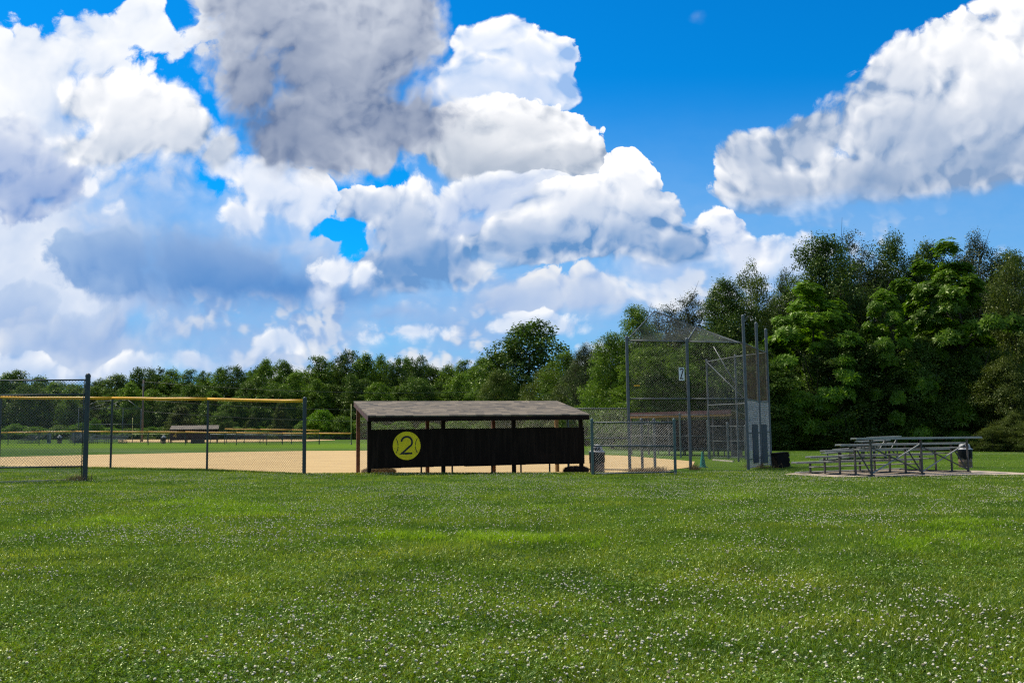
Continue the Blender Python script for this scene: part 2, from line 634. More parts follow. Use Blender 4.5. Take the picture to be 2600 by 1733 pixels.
def leafy(name, c1, c2, c3, trans=0.35, big=0.5, rough=0.6, glossy=0.02, patchy=False):
    """foliage: colour differs leaf by leaf and clump by clump"""
    m, N, out = new_mat(name)
    geo = N.node('ShaderNodeNewGeometry')
    tc = N.node('ShaderNodeTexCoord').outputs['Object']
    oi = N.node('ShaderNodeObjectInfo')
    r = geo.outputs['Random Per Island']
    n = N.noise(tc, big, 3.0, 0.5)
    c = N.mix(r, c1, c2)
    c = N.mix(N.ramp(n, 0.40, 0.68, 0.0, 0.8), c, c3)
    k = N.m('MULTIPLY_ADD', oi.outputs['Random'], 0.35, 0.82)
    c = N.scale(c, k)
    if patchy:
        pn = N.noise(N.v('MULTIPLY', tc, (0.35, 0.55, 0.0)), 1.0, 4.0, 0.6)
        c = N.mix(N.ramp(pn, 0.38, 0.66, 0.0, 0.55), c, N.v('MULTIPLY', c, (1.9, 1.45, 1.3)))
        pn2 = N.noise(N.v('MULTIPLY', tc, (0.9, 1.3, 0.0)), 1.0, 3.0, 0.6)
        c = N.mix(N.ramp(pn2, 0.45, 0.7, 0.0, 0.6), c, N.scale(c, 0.55))
    d = N.node('ShaderNodeBsdfDiffuse')
    N.put(d.inputs[0], c)
    t = N.node('ShaderNodeBsdfTranslucent')
    N.put(t.inputs[0], N.v('MULTIPLY', c, (1.25, 1.35, 0.6)))
    mx = N.node('ShaderNodeMixShader')
    mx.inputs[0].default_value = trans
    N.t.links.new(d.outputs[0], mx.inputs[1])
    N.t.links.new(t.outputs[0], mx.inputs[2])
    gl = N.node('ShaderNodeBsdfGlossy')
    gl.inputs['Roughness'].default_value = 0.38
    gl.inputs[0].default_value = (0.85, 0.95, 0.6, 1)
    m2 = N.node('ShaderNodeMixShader')
    m2.inputs[0].default_value = glossy
    N.t.links.new(mx.outputs[0], m2.inputs[1])
    N.t.links.new(gl.outputs[0], m2.inputs[2])
    N.t.links.new(m2.outputs[0], out.inputs[0])
    return m


M = {}
M['steel'] = simple('galvanised_steel', (0.105, 0.118, 0.118), 0.5, 0.15, 0.12, 4.0)
M['steel_dark'] = simple('dark_green_steel', (0.042, 0.056, 0.054), 0.5, 0.1, 0.15, 4.0)
M['steel_green'] = simple('greenish_steel', (0.085, 0.125, 0.115), 0.5, 0.1, 0.15, 4.0)
M['wire'] = simple('galvanised_wire', (0.33, 0.33, 0.31), 0.5, 0.3, 0.1, 3.0)
M['wire_dark'] = simple('dark_fence_wire', (0.075, 0.09, 0.09), 0.5, 0.2, 0.1, 3.0)
M['yellow'] = simple('yellow_fence_capping', (0.86, 0.42, 0.015), 0.45, 0.0, 0.06, 1.5, spec=0.35)
M['orange'] = simple('faded_orange_capping', (0.85, 0.40, 0.06), 0.5, 0.0, 0.1, 0.6)
M['alu'] = simple('weathered_aluminium', (0.33, 0.315, 0.28), 0.55, 0.1, 0.1, 3.0)
M['alu_dark'] = simple('bleacher_frame_metal', (0.075, 0.07, 0.062), 0.7, 0.0, 0.15, 3.0)
M['fascia'] = simple('dark_brown_paint', (0.018, 0.010, 0.007), 0.8, 0.0, 0.2, 5.0, 0.15, spec=0.08)
M['fascia_red'] = simple('maroon_trim_paint', (0.12, 0.052, 0.045), 0.6, 0.0, 0.2, 4.0, 0.1)
M['post_wood'] = simple('brown_stained_post', (0.16, 0.065, 0.028), 0.7, 0.0, 0.25, 6.0, 0.3)
M['post_tan'] = simple('bare_pine_post', (0.42, 0.25, 0.085), 0.7, 0.0, 0.2, 6.0, 0.3)
M['rubber'] = simple('black_bin_liner', (0.008, 0.008, 0.008), 0.5, 0.0, 0.2, 14.0, 0.6, 22.0, spec=0.15)
M['drum'] = simple('tan_brown_drum', (0.20, 0.125, 0.075), 0.6, 0.0, 0.2, 5.0, 0.2)
M['dome'] = simple('grey_plastic_dome', (0.42, 0.40, 0.375), 0.45, 0.0, 0.15, 9.0, 0.1)
M['cone'] = simple('teal_green_cone', (0.015, 0.19, 0.125), 0.5, 0.0, 0.15, 5.0)
M['concrete'] = simple('sandy_concrete', (0.46, 0.36, 0.25), 0.9, 0.0, 0.12, 1.6, 0.3, 30.0)
M['board'] = simple('pale_timber', (0.50, 0.42, 0.30), 0.8, 0.0, 0.15, 4.0, 0.2)
M['darkbox'] = simple('dark_brown_plastic', (0.012, 0.010, 0.009), 0.8, 0.0, 0.2, 5.0, spec=0.1)
M['boxlid'] = simple('worn_grey_board', (0.12, 0.105, 0.08), 0.7, 0.0, 0.3, 9.0, 0.2)
M['grey_box'] = simple('grey_paint', (0.20, 0.21, 0.215), 0.6, 0.0, 0.1, 2.0)
M['white'] = simple('white_sign_board', (0.75, 0.76, 0.74), 0.5, 0.0, 0.05, 3.0)
M['black'] = simple('black_lettering', (0.012, 0.012, 0.014), 0.5, 0.0, 0.1, 3.0)
M['sign_yellow'] = simple('yellow_sign_paint', (1.0, 0.71, 0.01), 0.75, 0.0, 0.08, 5.0)
M['pole_wood'] = simple('grey_brown_pole', (0.13, 0.10, 0.085), 0.8, 0.0, 0.25, 5.0, 0.3)
M['pole_yellow'] = simple('faded_yellow_pole', (0.46, 0.44, 0.12), 0.5, 0.0, 0.1, 2.0)
M['bluepad'] = simple('blue_grey_board', (0.028, 0.034, 0.050), 0.6, 0.0, 0.15, 3.0)
M['straw'] = simple('dark_brown_straw', (0.060, 0.034, 0.018), 0.9, 0.0, 0.4, 12.0)
M['straw_pale'] = simple('dry_straw', (0.30, 0.20, 0.08), 0.9, 0.0, 0.3, 12.0)
M['windscreen'] = simple('brown_windscreen_cloth', (0.045, 0.034, 0.026), 0.8, 0.0, 0.3, 0.4)
M['bark'] = simple('bark', (0.055, 0.042, 0.032), 0.9, 0.0, 0.35, 3.0, 0.5, 12.0)
M['box_brown'] = simple('brown_utility_box', (0.045, 0.028, 0.022), 0.7, 0.0, 0.2, 2.0)


def panel_mat():
    m, N, out = new_mat('black_stained_plywood')
    b = N.node('ShaderNodeBsdfPrincipled')
    tc = N.node('ShaderNodeTexCoord').outputs['Object']
    n = N.noise(N.v('MULTIPLY', tc, (9.0, 9.0, 0.9)), 1.0, 5.0, 0.6)
    n2 = N.noise(tc, 0.9, 3.0, 0.5)
    c = N.mix(N.ramp(n, 0.4, 0.75), (0.014, 0.009, 0.006), (0.028, 0.018, 0.012))
    c = N.mix(N.ramp(n2, 0.55, 0.8, 0.0, 0.6), c, (0.035, 0.02, 0.012))
    N.put(b.inputs['Base Color'], c)
    b.inputs['Roughness'].default_value = 0.8
    b.inputs['Specular IOR Level'].default_value = 0.06
    N.t.links.new(b.outputs[0], out.inputs[0])
    return m


def shingle_mat():
    m, N, out = new_mat('asphalt_shingles')
    b = N.node('ShaderNodeBsdfPrincipled')
    uv = N.node('ShaderNodeUVMap').outputs[0]
    s = N.sep(uv)
    row = N.m('FLOOR', N.m('DIVIDE', s[1], 0.21))
    wn = N.node('ShaderNodeTexWhiteNoise', noise_dimensions='1D')
    N.put(wn.inputs['W'], row)
    offs = wn.outputs['Value']
    xx = N.m('MULTIPLY_ADD', offs, 0.9, N.m('DIVIDE', s[0], 0.36))
    tab = N.m('FLOOR', xx)
    wn2 = N.node('ShaderNodeTexWhiteNoise', noise_dimensions='2D')
    N.put(wn2.inputs['Vector'], N.xyz(tab, row, 0.0))
    v = wn2.outputs['Value']
    n = N.noise(uv, 2.0, 6.0, 0.7)
    c = N.mix(v, (0.052, 0.042, 0.027), (0.245, 0.188, 0.118))
    c = N.mix(N.ramp(n, 0.3, 0.7, 0.0, 0.3), c, (0.16, 0.125, 0.10))
    fr = N.m('FRACT', N.m('DIVIDE', s[1], 0.21))
    c = N.mix(N.ramp(fr, 0.80, 0.95, 0.0, 0.75), c, (0.045, 0.032, 0.028))
    N.put(b.inputs['Base Color'], c)
    b.inputs['Roughness'].default_value = 0.9
    bn = N.node('ShaderNodeBump')
    bn.inputs['Strength'].default_value = 0.6
    bn.inputs['Distance'].default_value = 0.02
    N.put(bn.inputs['Height'], N.m('MULTIPLY_ADD', v, 0.6, N.m('MULTIPLY', N.noise(uv, 60.0, 3.0, 0.7), 0.5)))
    N.put(b.inputs['Normal'], bn.outputs[0])
    N.t.links.new(b.outputs[0], out.inputs[0])
    return m


M['panel'] = panel_mat()
M['shingle'] = shingle_mat()


def grass_ground_mat():
    m, N, out = new_mat('mown_grass')
    b = N.node('ShaderNodeBsdfPrincipled')
    tc = N.node('ShaderNodeTexCoord').outputs['Object']
    s = N.sep(tc)
    big = N.noise(N.v('MULTIPLY', tc, (0.05, 0.11, 1.0)), 1.0, 4.0, 0.6)
    mid = N.noise(N.v('MULTIPLY', tc, (0.5, 1.0, 1.0)), 1.0, 4.0, 0.65)
    fine = N.noise(tc, 14.0, 6.0, 0.75)
    c = N.mix(N.ramp(big, 0.35, 0.65), (0.060, 0.120, 0.009), (0.110, 0.180, 0.012))
    c = N.mix(N.ramp(mid, 0.35, 0.7, 0.0, 0.6), c, (0.034, 0.075, 0.010))
    c = N.mix(N.ramp(fine, 0.35, 0.7, 0.0, 0.55), c, (0.020, 0.045, 0.006))
    # far outfields are mown short and lighter
    far = N.ramp(s[1], 84.0, 112.0)
    cf = N.mix(N.ramp(mid, 0.3, 0.7), (0.125, 0.215, 0.008), (0.105, 0.180, 0.012))
    # pale clover streaks on the near part of the outfield
    st = N.noise(N.v('MULTIPLY', tc, (0.06, 0.6, 1.0)), 1.0, 4.0, 0.6)
    stm = N.m('MULTIPLY', N.ramp(st, 0.50, 0.62), N.m('MULTIPLY', N.ramp(s[1], 60.0, 72.0), N.ramp(s[1], 104.0, 92.0)))
    c = N.mix(N.m('MULTIPLY', far, 0.85), c, cf)
    c = N.mix(N.m('MULTIPLY', stm, 0.6), c, (0.16, 0.20, 0.10))
    vf = N.ramp(s[1], 132.0, 150.0)
    c = N.mix(N.m('MULTIPLY', vf, 0.7), c, (0.060, 0.110, 0.014))
    # ground turns a darker green under the near blades
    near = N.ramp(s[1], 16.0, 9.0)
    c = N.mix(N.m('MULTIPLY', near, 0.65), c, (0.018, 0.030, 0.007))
    N.put(b.inputs['Base Color'], c)
    b.inputs['Roughness'].default_value = 1.0
    b.inputs['Specular IOR Level'].default_value = 0.05
    bn = N.node('ShaderNodeBump')
    bn.inputs['Strength'].default_value = 0.9
    bn.inputs['Distance'].default_value = 0.06
    N.put(bn.inputs['Height'], N.noise(tc, 7.0, 6.0, 0.75))
    N.put(b.inputs['Normal'], bn.outputs[0])
    N.t.links.new(b.outputs[0], out.inputs[0])
    return m


def dirt_mat():
    m, N, out = new_mat('raked_infield_clay')
    b = N.node('ShaderNodeBsdfPrincipled')
    tc = N.node('ShaderNodeTexCoord').outputs['Object']
    n = N.noise(N.v('MULTIPLY', tc, (0.25, 0.9, 1.0)), 1.0, 5.0, 0.6)
    n2 = N.noise(N.v('MULTIPLY', tc, (1.2, 9.0, 1.0)), 1.0, 5.0, 0.7)
    c = N.mix(N.ramp(n, 0.3, 0.7), (0.50, 0.325, 0.115), (0.61, 0.415, 0.165))
    c = N.mix(N.ramp(n2, 0.42, 0.66, 0.0, 0.8), c, (0.40, 0.25, 0.10))
    N.put(b.inputs['Base Color'], c)
    b.inputs['Roughness'].default_value = 0.95
    bn = N.node('ShaderNodeBump')
    bn.inputs['Strength'].default_value = 0.5
    bn.inputs['Distance'].default_value = 0.03
    N.put(bn.inputs['Height'], n2)
    N.put(b.inputs['Normal'], bn.outputs[0])
    N.t.links.new(b.outputs[0], out.inputs[0])
    return m


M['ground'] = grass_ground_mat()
M['dirt'] = dirt_mat()

# ------------------------------------------------------------------ ground sheet
def build_ground():
    ys = np.concatenate([np.linspace(-1500, -40, 10), np.linspace(-30, 30, 31), np.arange(30.5, 46, 0.25),
                         np.linspace(46.5, 90, 60), np.linspace(92, 300, 60), np.geomspace(310, 3500, 14)])
    xs = np.concatenate([-np.geomspace(3000, 70, 16), np.linspace(-65, 65, 170), np.geomspace(70, 3000, 16)])
    X, Y = np.meshgrid(xs, ys)
    Z = gz(X, Y)
    V = np.stack([X, Y, Z], -1).reshape(-1, 3)
    ny, nx = X.shape
    i = np.arange(ny - 1)[:, None] * nx + np.arange(nx - 1)[None, :]
    F = np.stack([i, i + 1, i + nx + 1, i + nx], -1).reshape(-1, 4)
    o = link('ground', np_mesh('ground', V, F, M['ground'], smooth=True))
    tag(o, kind='structure')


def strip_sheet(name, near, far, mat, dz=0.02, nx=90, ny=14, jag=0.0, thick=0.0):
    """sheet between two lines of photo pixels that lie on the ground"""
    def line(pts):
        P = [G(*p) for p in pts]
        L = [0]
        for a, b in zip(P, P[1:]):
            L.append(L[-1] + (b - a).length)
        L = np.array(L) / L[-1]
        t = np.linspace(0, 1, nx)
        return np.stack([np.interp(t, L, [p[k] for p in P]) for k in (0, 1)], -1)
    A, B = line(near), line(far)
    if jag:
        A[:, 1] += np.convolve(rng.normal(0, jag, nx + 2), np.ones(3) / 3, 'valid')
        B[:, 1] += np.convolve(rng.normal(0, jag * 2.5, nx + 2), np.ones(3) / 3, 'valid')
    t = np.linspace(0, 1, ny)[:, None, None]
    P = A[None] * (1 - t) + B[None] * t
    Z = gz(P[..., 0], P[..., 1]) + dz
    V = np.concatenate([P, Z[..., None]], -1).reshape(-1, 3)
    i = np.arange(ny - 1)[:, None] * nx + np.arange(nx - 1)[None, :]
    F = np.stack([i, i + 1, i + nx + 1, i + nx], -1).reshape(-1, 4)
    return link(name, np_mesh(name, V, F, mat, smooth=True))


build_ground()
near = []
for px, Y in ((-400, 44), (-250, 43.8), (0, 43.1), (283, 42.1), (527, 40.4), (760, 36.6), (905, 36.8), (1200, 37.0), (1500, 37.0), (1650, 39.5), (1755, 42.0)):
    p = at(px, 1100, Y)
    near.append((p.x, p.y))


def dirt_sheet():
    far_px = ((-400, 1169), (-250, 1166), (0, 1160.5), (215, 1155), (450, 1150), (770, 1144.5), (1000, 1143.5), (1300, 1147), (1541, 1155), (1650, 1162), (1765, 1172))
    B0 = [G(*p) for p in far_px]
    nx, ny = 160, 40
    t = np.linspace(0, 1, nx)
    ta = np.linspace(0, 1, len(near))
    tb = np.linspace(0, 1, len(B0))
    A = np.stack([np.interp(t, ta, [p[k] for p in near]) for k in (0, 1)], -1)
    B = np.stack([np.interp(t, tb, [p[k] for p in B0]) for k in (0, 1)], -1)
    B[:, 1] += np.convolve(rng.normal(0, 0.5, nx + 4), np.ones(5) / 5, 'valid')
    A[:, 1] += np.convolve(rng.normal(0, 0.12, nx + 4), np.ones(5) / 5, 'valid')
    tt = (np.linspace(0, 1, ny) ** 1.5)[:, None, None]
    P = A[None] * (1 - tt) + B[None] * tt
    Z = gz(P[..., 0], P[..., 1]) + 0.02
    V = np.concatenate([P, Z[..., None]], -1).reshape(-1, 3)
    i = np.arange(ny - 1)[:, None] * nx + np.arange(nx - 1)[None, :]
    F = np.stack([i, i + 1, i + nx + 1, i + nx], -1).reshape(-1, 4)
    tag(link('infield_dirt', np_mesh('infield_dirt', V, F, M['dirt'], smooth=True)), kind='structure')


dirt_sheet()
tag(strip_sheet('far_infield_dirt', [(300, 1122.5), (560, 1122.5), (760, 1121), (850, 1117.5)], [(300, 1116), (560, 1115.2), (760, 1115), (850, 1116.5)], M['dirt'], dz=0.06), kind='structure')
tag(strip_sheet('concrete_slab', [(1990, 1204), (2120, 1211.5), (2300, 1209), (2480, 1205.5), (2620, 1205)], [(1992, 1203), (2110, 1195), (2300, 1192), (2480, 1195), (2620, 1202)], M['concrete'], dz=0.02, jag=0.04), kind='structure')
tag(strip_sheet('path', [(1500, 1203), (1720, 1201)], [(1530, 1195), (1700, 1196)], M['concrete'], dz=0.012, jag=0.03), kind='structure')
# ------------------------------------------------------------------ chain-link fences
def wires(mb, A, B, za, zb, pitch=0.085, r=0.0022, arch=None, mi=0):
    """woven wire between ground points A and B; za/zb = (bottom, top) heights at each end.
    Wires are thin three-sided rods."""
    A, B = Vector(A), Vector(B)
    h = Vector((B.x - A.x, B.y - A.y, 0))
    L = h.length
    h.normalize()
    nrm = Vector((-h.y, h.x, 0))

    def pt(s, t):
        k = s / L
        z0 = za[0] + (zb[0] - za[0]) * k
        z1 = za[1] + (zb[1] - za[1]) * k
        return Vector((A.x + h.x * s, A.y + h.y * s, z0 + (z1 - z0) * t))
    H = 0.5 * (za[1] - za[0] + zb[1] - zb[0])
    n = int((L + H) / pitch)
    for sgn in (1, -1):
        for k in range(1, n):
            c = k * pitch
            if sgn > 0:       # s + t*H = c
                t0, t1 = max(0, (c - L) / H), min(1, c / H)
                s0, s1 = c - t0 * H, c - t1 * H
            else:             # s - t*H = c - H
                t0, t1 = max(0, (H - c) / H), min(1, (L - c + H) / H)
                s0, s1 = c - H + t0 * H, c - H + t1 * H
            if arch:
                # do not reach below the lifted edge
                m = 12
                ok = [i / m for i in range(m + 1) if (t0 + (t1 - t0) * i / m) * H >= arch(s0 + (s1 - s0) * i / m)]
                if not ok:
                    continue
                a, b = ok[0], ok[-1]
                s0, s1, t0, t1 = s0 + (s1 - s0) * a, s0 + (s1 - s0) * b, t0 + (t1 - t0) * a, t0 + (t1 - t0) * b
            if t1 - t0 < 0.004:
                continue
            p, q = pt(s0, t0), pt(s1, t1)
            off = nrm * (0.002 * sgn)
            d = (q - p).normalized()
            s_ = d.cross(nrm).normalized()
            vs = []
            for e in (p + off, q + off):
                for a in (0.5, 2.594, 4.688):
                    vs.append(e + (s_ * math.cos(a) + nrm * math.sin(a)) * r)
            mb.add(vs, [(0, 1, 4, 3), (1, 2, 5, 4), (2, 0, 3, 5)], mi)
    return mb


def dome_post(mb, p, ztop, r, n=12, mi=0):
    b = Vector((p.x, p.y, p.z - 0.3))
    mb.tube([b, Vector((p.x, p.y, ztop - r))], r, n, mi, caps=False)
    mb.lathe((p.x, p.y, ztop - r), [(r * 1.06, -0.05), (r * 1.12, -0.01), (r * 1.0, r * .25), (r * .8, r * .65), (r * .45, r * .92), (0.004, r * 1.05)], n, mi)
    return mb


def fence(name, label, cat, posts, rails, post_r=0.04, rail_r=0.022, wire=(0.085, 0.0022), wire_z=None, cap=None, cap_r=0.06,
          mats=('steel', 'steel', 'wire'), group=None, cap_mat='yellow', arch=None, big=()):
    """posts: [(x, y, z_ground, z_top)], rails: list of (za, zb) heights at the two ends of the whole run, or lists per post"""
    P = [Vector(p[:3]) for p in posts]
    c = sum(P, Vector()) / len(P)
    t = thing(name, label, cat, (P[0].x, P[0].y, P[0].z), group)
    for i, p in enumerate(posts):
        mb = MB()
        r = post_r * (1.6 if i in big else 1)
        if p[3] is not None:
            dome_post(mb, P[i], p[3], r)
            mb.build('post', M[mats[0]], t)
    for zs in rails:
        mb = MB()
        for i in range(len(P) - 1):
            a = Vector((P[i].x, P[i].y, zs[i]))
            b = Vector((P[i + 1].x, P[i + 1].y, zs[i + 1]))
            mb.tube([a, b], rail_r, 8)
        mb.build('rail', M[mats[1]], t)
    if wire:
        mb = MB()
        for i in range(len(P) - 1):
            wires(mb, P[i], P[i + 1], wire_z[i], wire_z[i + 1], wire[0], wire[1], arch=arch)
        mb.build('wire_mesh', M[mats[2]], t)
    if cap:
        mb = MB()
        for i in range(len(P) - 1):
            a = Vector((P[i].x, P[i].y, cap[i]))
            b = Vector((P[i + 1].x, P[i + 1].y, cap[i + 1]))
            L = (b - a).length
            m = max(3, int(L / 1.2))
            pts = []
            for k in range(m + 1):
                q = a.lerp(b, k / m)
                q.z += -0.012 * math.sin(k / m * math.pi) + rng.normal(0, 0.006)
                pts.append(q)
            mb.tube(pts, [cap_r * (1 + rng.normal(0, 0.03)) for _ in pts], 10)
        mb.build('capping', M[cap_mat], t)
    return t


def P3(px, Y, pytop=None, dz=0.0):
    """(x, y, ground z, top z) of a post seen at pixel column px"""
    g = gx(px, Y)
    return (g.x, g.y, g.z + dz, top_z(px, pytop, Y) if pytop is not None else None)


def yz(px, py, Y):
    return top_z(px, py, Y)


# yellow capped outfield fence, left
fp = [(-520, 43.0, 1012), (-260, 42.5, 1011), (0, 42.0, 1010), (283, 41.0, 1011), (527, 39.2, 1013), (773, 35.3, 1007)]
posts = [P3(px, Y, py) for px, Y, py in fp]
capy = [1011.5, 1010.5, 1009, 1010.5, 1012.5, 1017.5]
capz = [yz(a[0], cy, a[1]) for a, cy in zip(fp, capy)]
posts = [(p[0], p[1], p[2], (p[3] if i == 5 else capz[i] - 0.03)) for i, p in enumerate(posts)]
fence('chain_link_fence', 'tall chain-link fence with a thick yellow capping tube, left of the dark dugout', 'fence',
      posts, [[z - 0.02 for z in capz]], 0.045, 0.022, (0.115, 0.0034), [(p[2] + 0.02, z) for p, z in zip(posts, capz)],
      cap=capz, cap_r=0.062, mats=('steel_dark', 'steel', 'wire_dark'), big=(5,))

# nearer, taller fence at the left edge
fl = [(-420, 30.0), (-100, 30.4), (213, 30.8)]
posts = [P3(-420, 30.0, 952), P3(-100, 30.4, 950), P3(219, 30.8, 947)]
g = fence('tall_fence', 'tallest dark chain-link fence at the left edge, with a round-topped end post', 'fence', posts,
          [[yz(p, y0, Y) for (p, Y), y0 in zip(fl, ys)] for ys in ((968, 966.5, 964), (1006, 1004, 1001), (1190, 1187.5, 1183.5))],
          0.05, 0.026, (0.10, 0.0042), [(p[2] + 0.02, yz(f[0], 963, f[1])) for p, f in zip(posts, fl)],
          mats=('steel_dark', 'steel_dark', 'wire_dark'), big=(2,),
          arch=lambda s: max(0.0, 0.42 * math.sin(min(1, max(0, (s % 4.05 - 0.9) / 2.2)) * math.pi)))
mb = MB()
p = P3(211, 30.8, 962)
mb.tube([Vector((p[0], p[1] - .03, p[2])), Vector((p[0], p[1] - .03, p[3]))], 0.014, 6)
for yy in (1170, 1100, 1040, 985):
    z = yz(213, yy, 30.8)
    mb.tube([Vector((p[0] - .03, p[1] - .03, z)), Vector((p[0] + .12, p[1] - .03, z))], 0.012, 6)
mb.build('tension_bar', M['steel_dark'], g)
mb = MB()
a, b = G(-120, 1229), G(168, 1219.5)
mb.beam(a + Vector((0, 0, .02)), b + Vector((0, 0, .02)), 0.05, 0.06)
tag(mb.build('edging_board', M['board']), 'long pale timber edging board lying in the grass below the tall left fence', 'board')

# gate fence in front of the bin
ga = [P3(1503, 35.3, 1061), P3(1712, 35.5, 1061)]
za = [[yz(1503, y, 35.3), yz(1712, y, 35.5)] for y in (1072, 1131.5)] + [[yz(1503, 1202, 35.3), yz(1712, 1197.5, 35.5)]]
fence('gate_panel', 'low grey-green chain-link panel standing in front of the bin, right of the dark dugout', 'fence', ga, za, 0.055, 0.028,
      (0.095, 0.0022), [(ga[0][2] + .03, za[0][0] + .05), (ga[1][2] + .05, za[0][1] + .05)], mats=('steel_green', 'steel', 'wire'))
# fence between dugout and backstop
ga = [P3(1442, 40.3, 1040), P3(1592, 40.5, None)]
za = [[yz(1442, y, 40.3), yz(1592, y, 40.5)] for y in (1037, 1112)] + [[yz(1442, 1190, 40.3), yz(1592, 1192, 40.5)]]
fence('link_fence', 'taller chain-link fence joining the dark dugout roof to the big backstop', 'fence', ga, za, 0.05, 0.024,
      (0.085, 0.0022), [(ga[0][2], za[0][0] + .05), (ga[1][2], za[0][1] + .05)], mats=('steel_green', 'steel', 'wire'))
# two posts of the walkway behind the gate panel
ga = [P3(1599, 41.0, None), P3(1629, 41.3, 1061), P3(1661, 40.8, 1061)]
za = [[yz(a, y, 41) for a in (1599, 1629, 1661)] for y in (1076, 1130)]
fence('walkway_fence', 'short chain-link fence on two thick posts, seen through the low panel beside the backstop', 'fence', ga, za, 0.062, 0.022,
      (0.085, 0.0022), [(p[2] + .03, za[0][0]) for p in ga], mats=('steel', 'steel', 'wire'))
# fences of the far bench area, behind the backstop
ga = [P3(1600, 60.5, None), P3(1727, 57.8, 1048), P3(1797, 57.2, 1066)]
za = [[yz(a, y, b) for a, b in ((1600, 60.5), (1727, 57.8), (1797, 57.2))] for y in (1053, 1106)]
fence('bench_fence', 'high chain-link fence in front of the maroon-trimmed far dugout', 'fence', ga, za, 0.055, 0.022,
      (0.13, 0.0022), [(p[2] + .03, za[0][0]) for p in ga], mats=('steel_green', 'steel', 'wire'))
ga = [P3(1800, 57.0, 1078), P3(1847.5, 56.0, 1071), P3(1892, 55.0, 1078)]
za = [[yz(a, y, b) for a, b in ((1800, 57), (1847.5, 56), (1892, 55))] for y in (1081, 1119, 1161)]
fence('bench_fence', 'lower chain-link fence seen inside the right half of the backstop', 'fence', ga, za, 0.065, 0.024,
      (0.13, 0.0022), [(p[2] + .03, z) for p, z in zip(ga, za[0])], mats=('steel', 'steel', 'wire'))
# yellow capped right field fence
f5 = [(1379, 150, 1078), (1445, 125, 1074.5), (1510, 108, 1070.5), (1579, 94, 1064)]
ga = [P3(a, b, c) for a, b, c in f5]
cz = [yz(a, c + 3, b) for a, b, c in f5]
fence('outfield_fence', 'distant chain-link fence with a bright yellow cap slanting up behind the low panel', 'fence', ga, [[z - .05 for z in cz]], 0.05, 0.025,
      (0.16, 0.004), [(p[2], z) for p, z in zip(ga, cz)], cap=cz, cap_r=0.13, mats=('steel', 'steel', 'wire_dark'))

# far fences of the other field (across the left half)
pts = [(-120, 1099), (20, 1097.5), (99, 1096), (190, 1095), (283, 1095.5), (376, 1096), (470, 1096.5), (600, 1098), (677, 1099), (717, 1099.5), (810, 1099.5), (892, 1099.5)]
ga, cz = [], []
for px, cy in pts:
    q = G(px, 1129.5 if px < 700 else 1128.5)
    ga.append((q.x, q.y, q.z, top_z(px, cy, q.y)))
    cz.append(top_z(px, cy, q.y))
fence('far_fence', 'long low far fence with a thin orange cap crossing the outfield on the left', 'fence', ga, [], 0.05, 0.02,
      (0.20, 0.004), [(p[2], z) for p, z in zip(ga, cz)], cap=cz, cap_r=0.10, mats=('steel_dark', 'steel_dark', 'wire_dark'), cap_mat='orange')
pts = [(570, 1088.5), (660, 1089.5), (740, 1090.8), (811, 1092)]
ga, cz = [], []
for px, cy in pts:
    q = G(px, 1127)
    ga.append((q.x, q.y, q.z, top_z(px, cy, q.y)))
    cz.append(top_z(px, cy, q.y))
fence('far_fence', 'short raised far fence with an orange cap, right of the far brown dugout', 'fence', ga, [], 0.05, 0.02,
      (0.20, 0.004), [(p[2], z) for p, z in zip(ga, cz)], cap=cz, cap_r=0.085, mats=('steel_dark', 'steel_dark', 'wire_dark'), cap_mat='orange')
pts = [(534, 1102), (575, 1102.3), (620, 1102.8), (668, 1103.2), (716, 1103.6), (768, 1104)]
ga, cz = [], []
for px, cy in pts:
    q = G(px, 1125)
    ga.append((q.x, q.y, q.z, top_z(px, cy, q.y)))
    cz.append(top_z(px, cy, q.y))
fence('far_fence', 'low far fence with a bare silver top rail just right of the far brown dugout', 'fence', ga, [cz], 0.05, 0.07,
      None, None, mats=('steel_dark', 'alu', 'wire_dark'))
pts = [(336, 1102), (374, 1102), (408, 1102), (428, 1102)]
ga, cz = [], []
for px, cy in pts:
    q = G(px, 1123)
    ga.append((q.x, q.y, q.z, top_z(px, cy, q.y)))
    cz.append(top_z(px, cy, q.y))
fence('far_fence', 'low fence with a dull yellow rail between the wooden pole and far brown dugout', 'fence', ga, [cz], 0.05, 0.07,
      None, None, mats=('steel_dark', 'pole_yellow', 'wire_dark'))
mb = MB()
pp = []
for px in (430, 600, 760, 850, 940, 1010):
    q = gx(px, 205)
    pp.append(q)
for a, b in zip(pp, pp[1:]):
    mb.beam(a + Vector((0, 0, .75)), b + Vector((0, 0, .75)), 0.05, 1.5)
t = thing('windscreen_fence', 'far low fence covered in dark brown cloth at the foot of the far wood', 'fence', pp[0])
mb.build('windscreen', M['windscreen'], t)
mb = MB()
for a, b in zip(pp, pp[1:]):
    mb.tube([a + Vector((0, -.05, 1.55)), b + Vector((0, -.05, 1.55))], 0.05, 6)
mb.build('rail', M['steel'], t)

# ------------------------------------------------------------------ numerals
def stroke_2(cx, cz, h, w, th):
    """outline strokes of a figure 2 as (x, z) centre line"""
    pts = []
    r = w / 2
    top = cz + h / 2 - r
    for k in range(0, 15):
        a = math.radians(175 - k * 15)
        pts.append((cx + r * math.cos(a), top + r * math.sin(a)))
    pts.append((cx - w / 2 + th * .2, cz - h / 2 + th / 2))
    pts.append((cx + w / 2 + th * .1, cz - h / 2 + th / 2))
    return pts


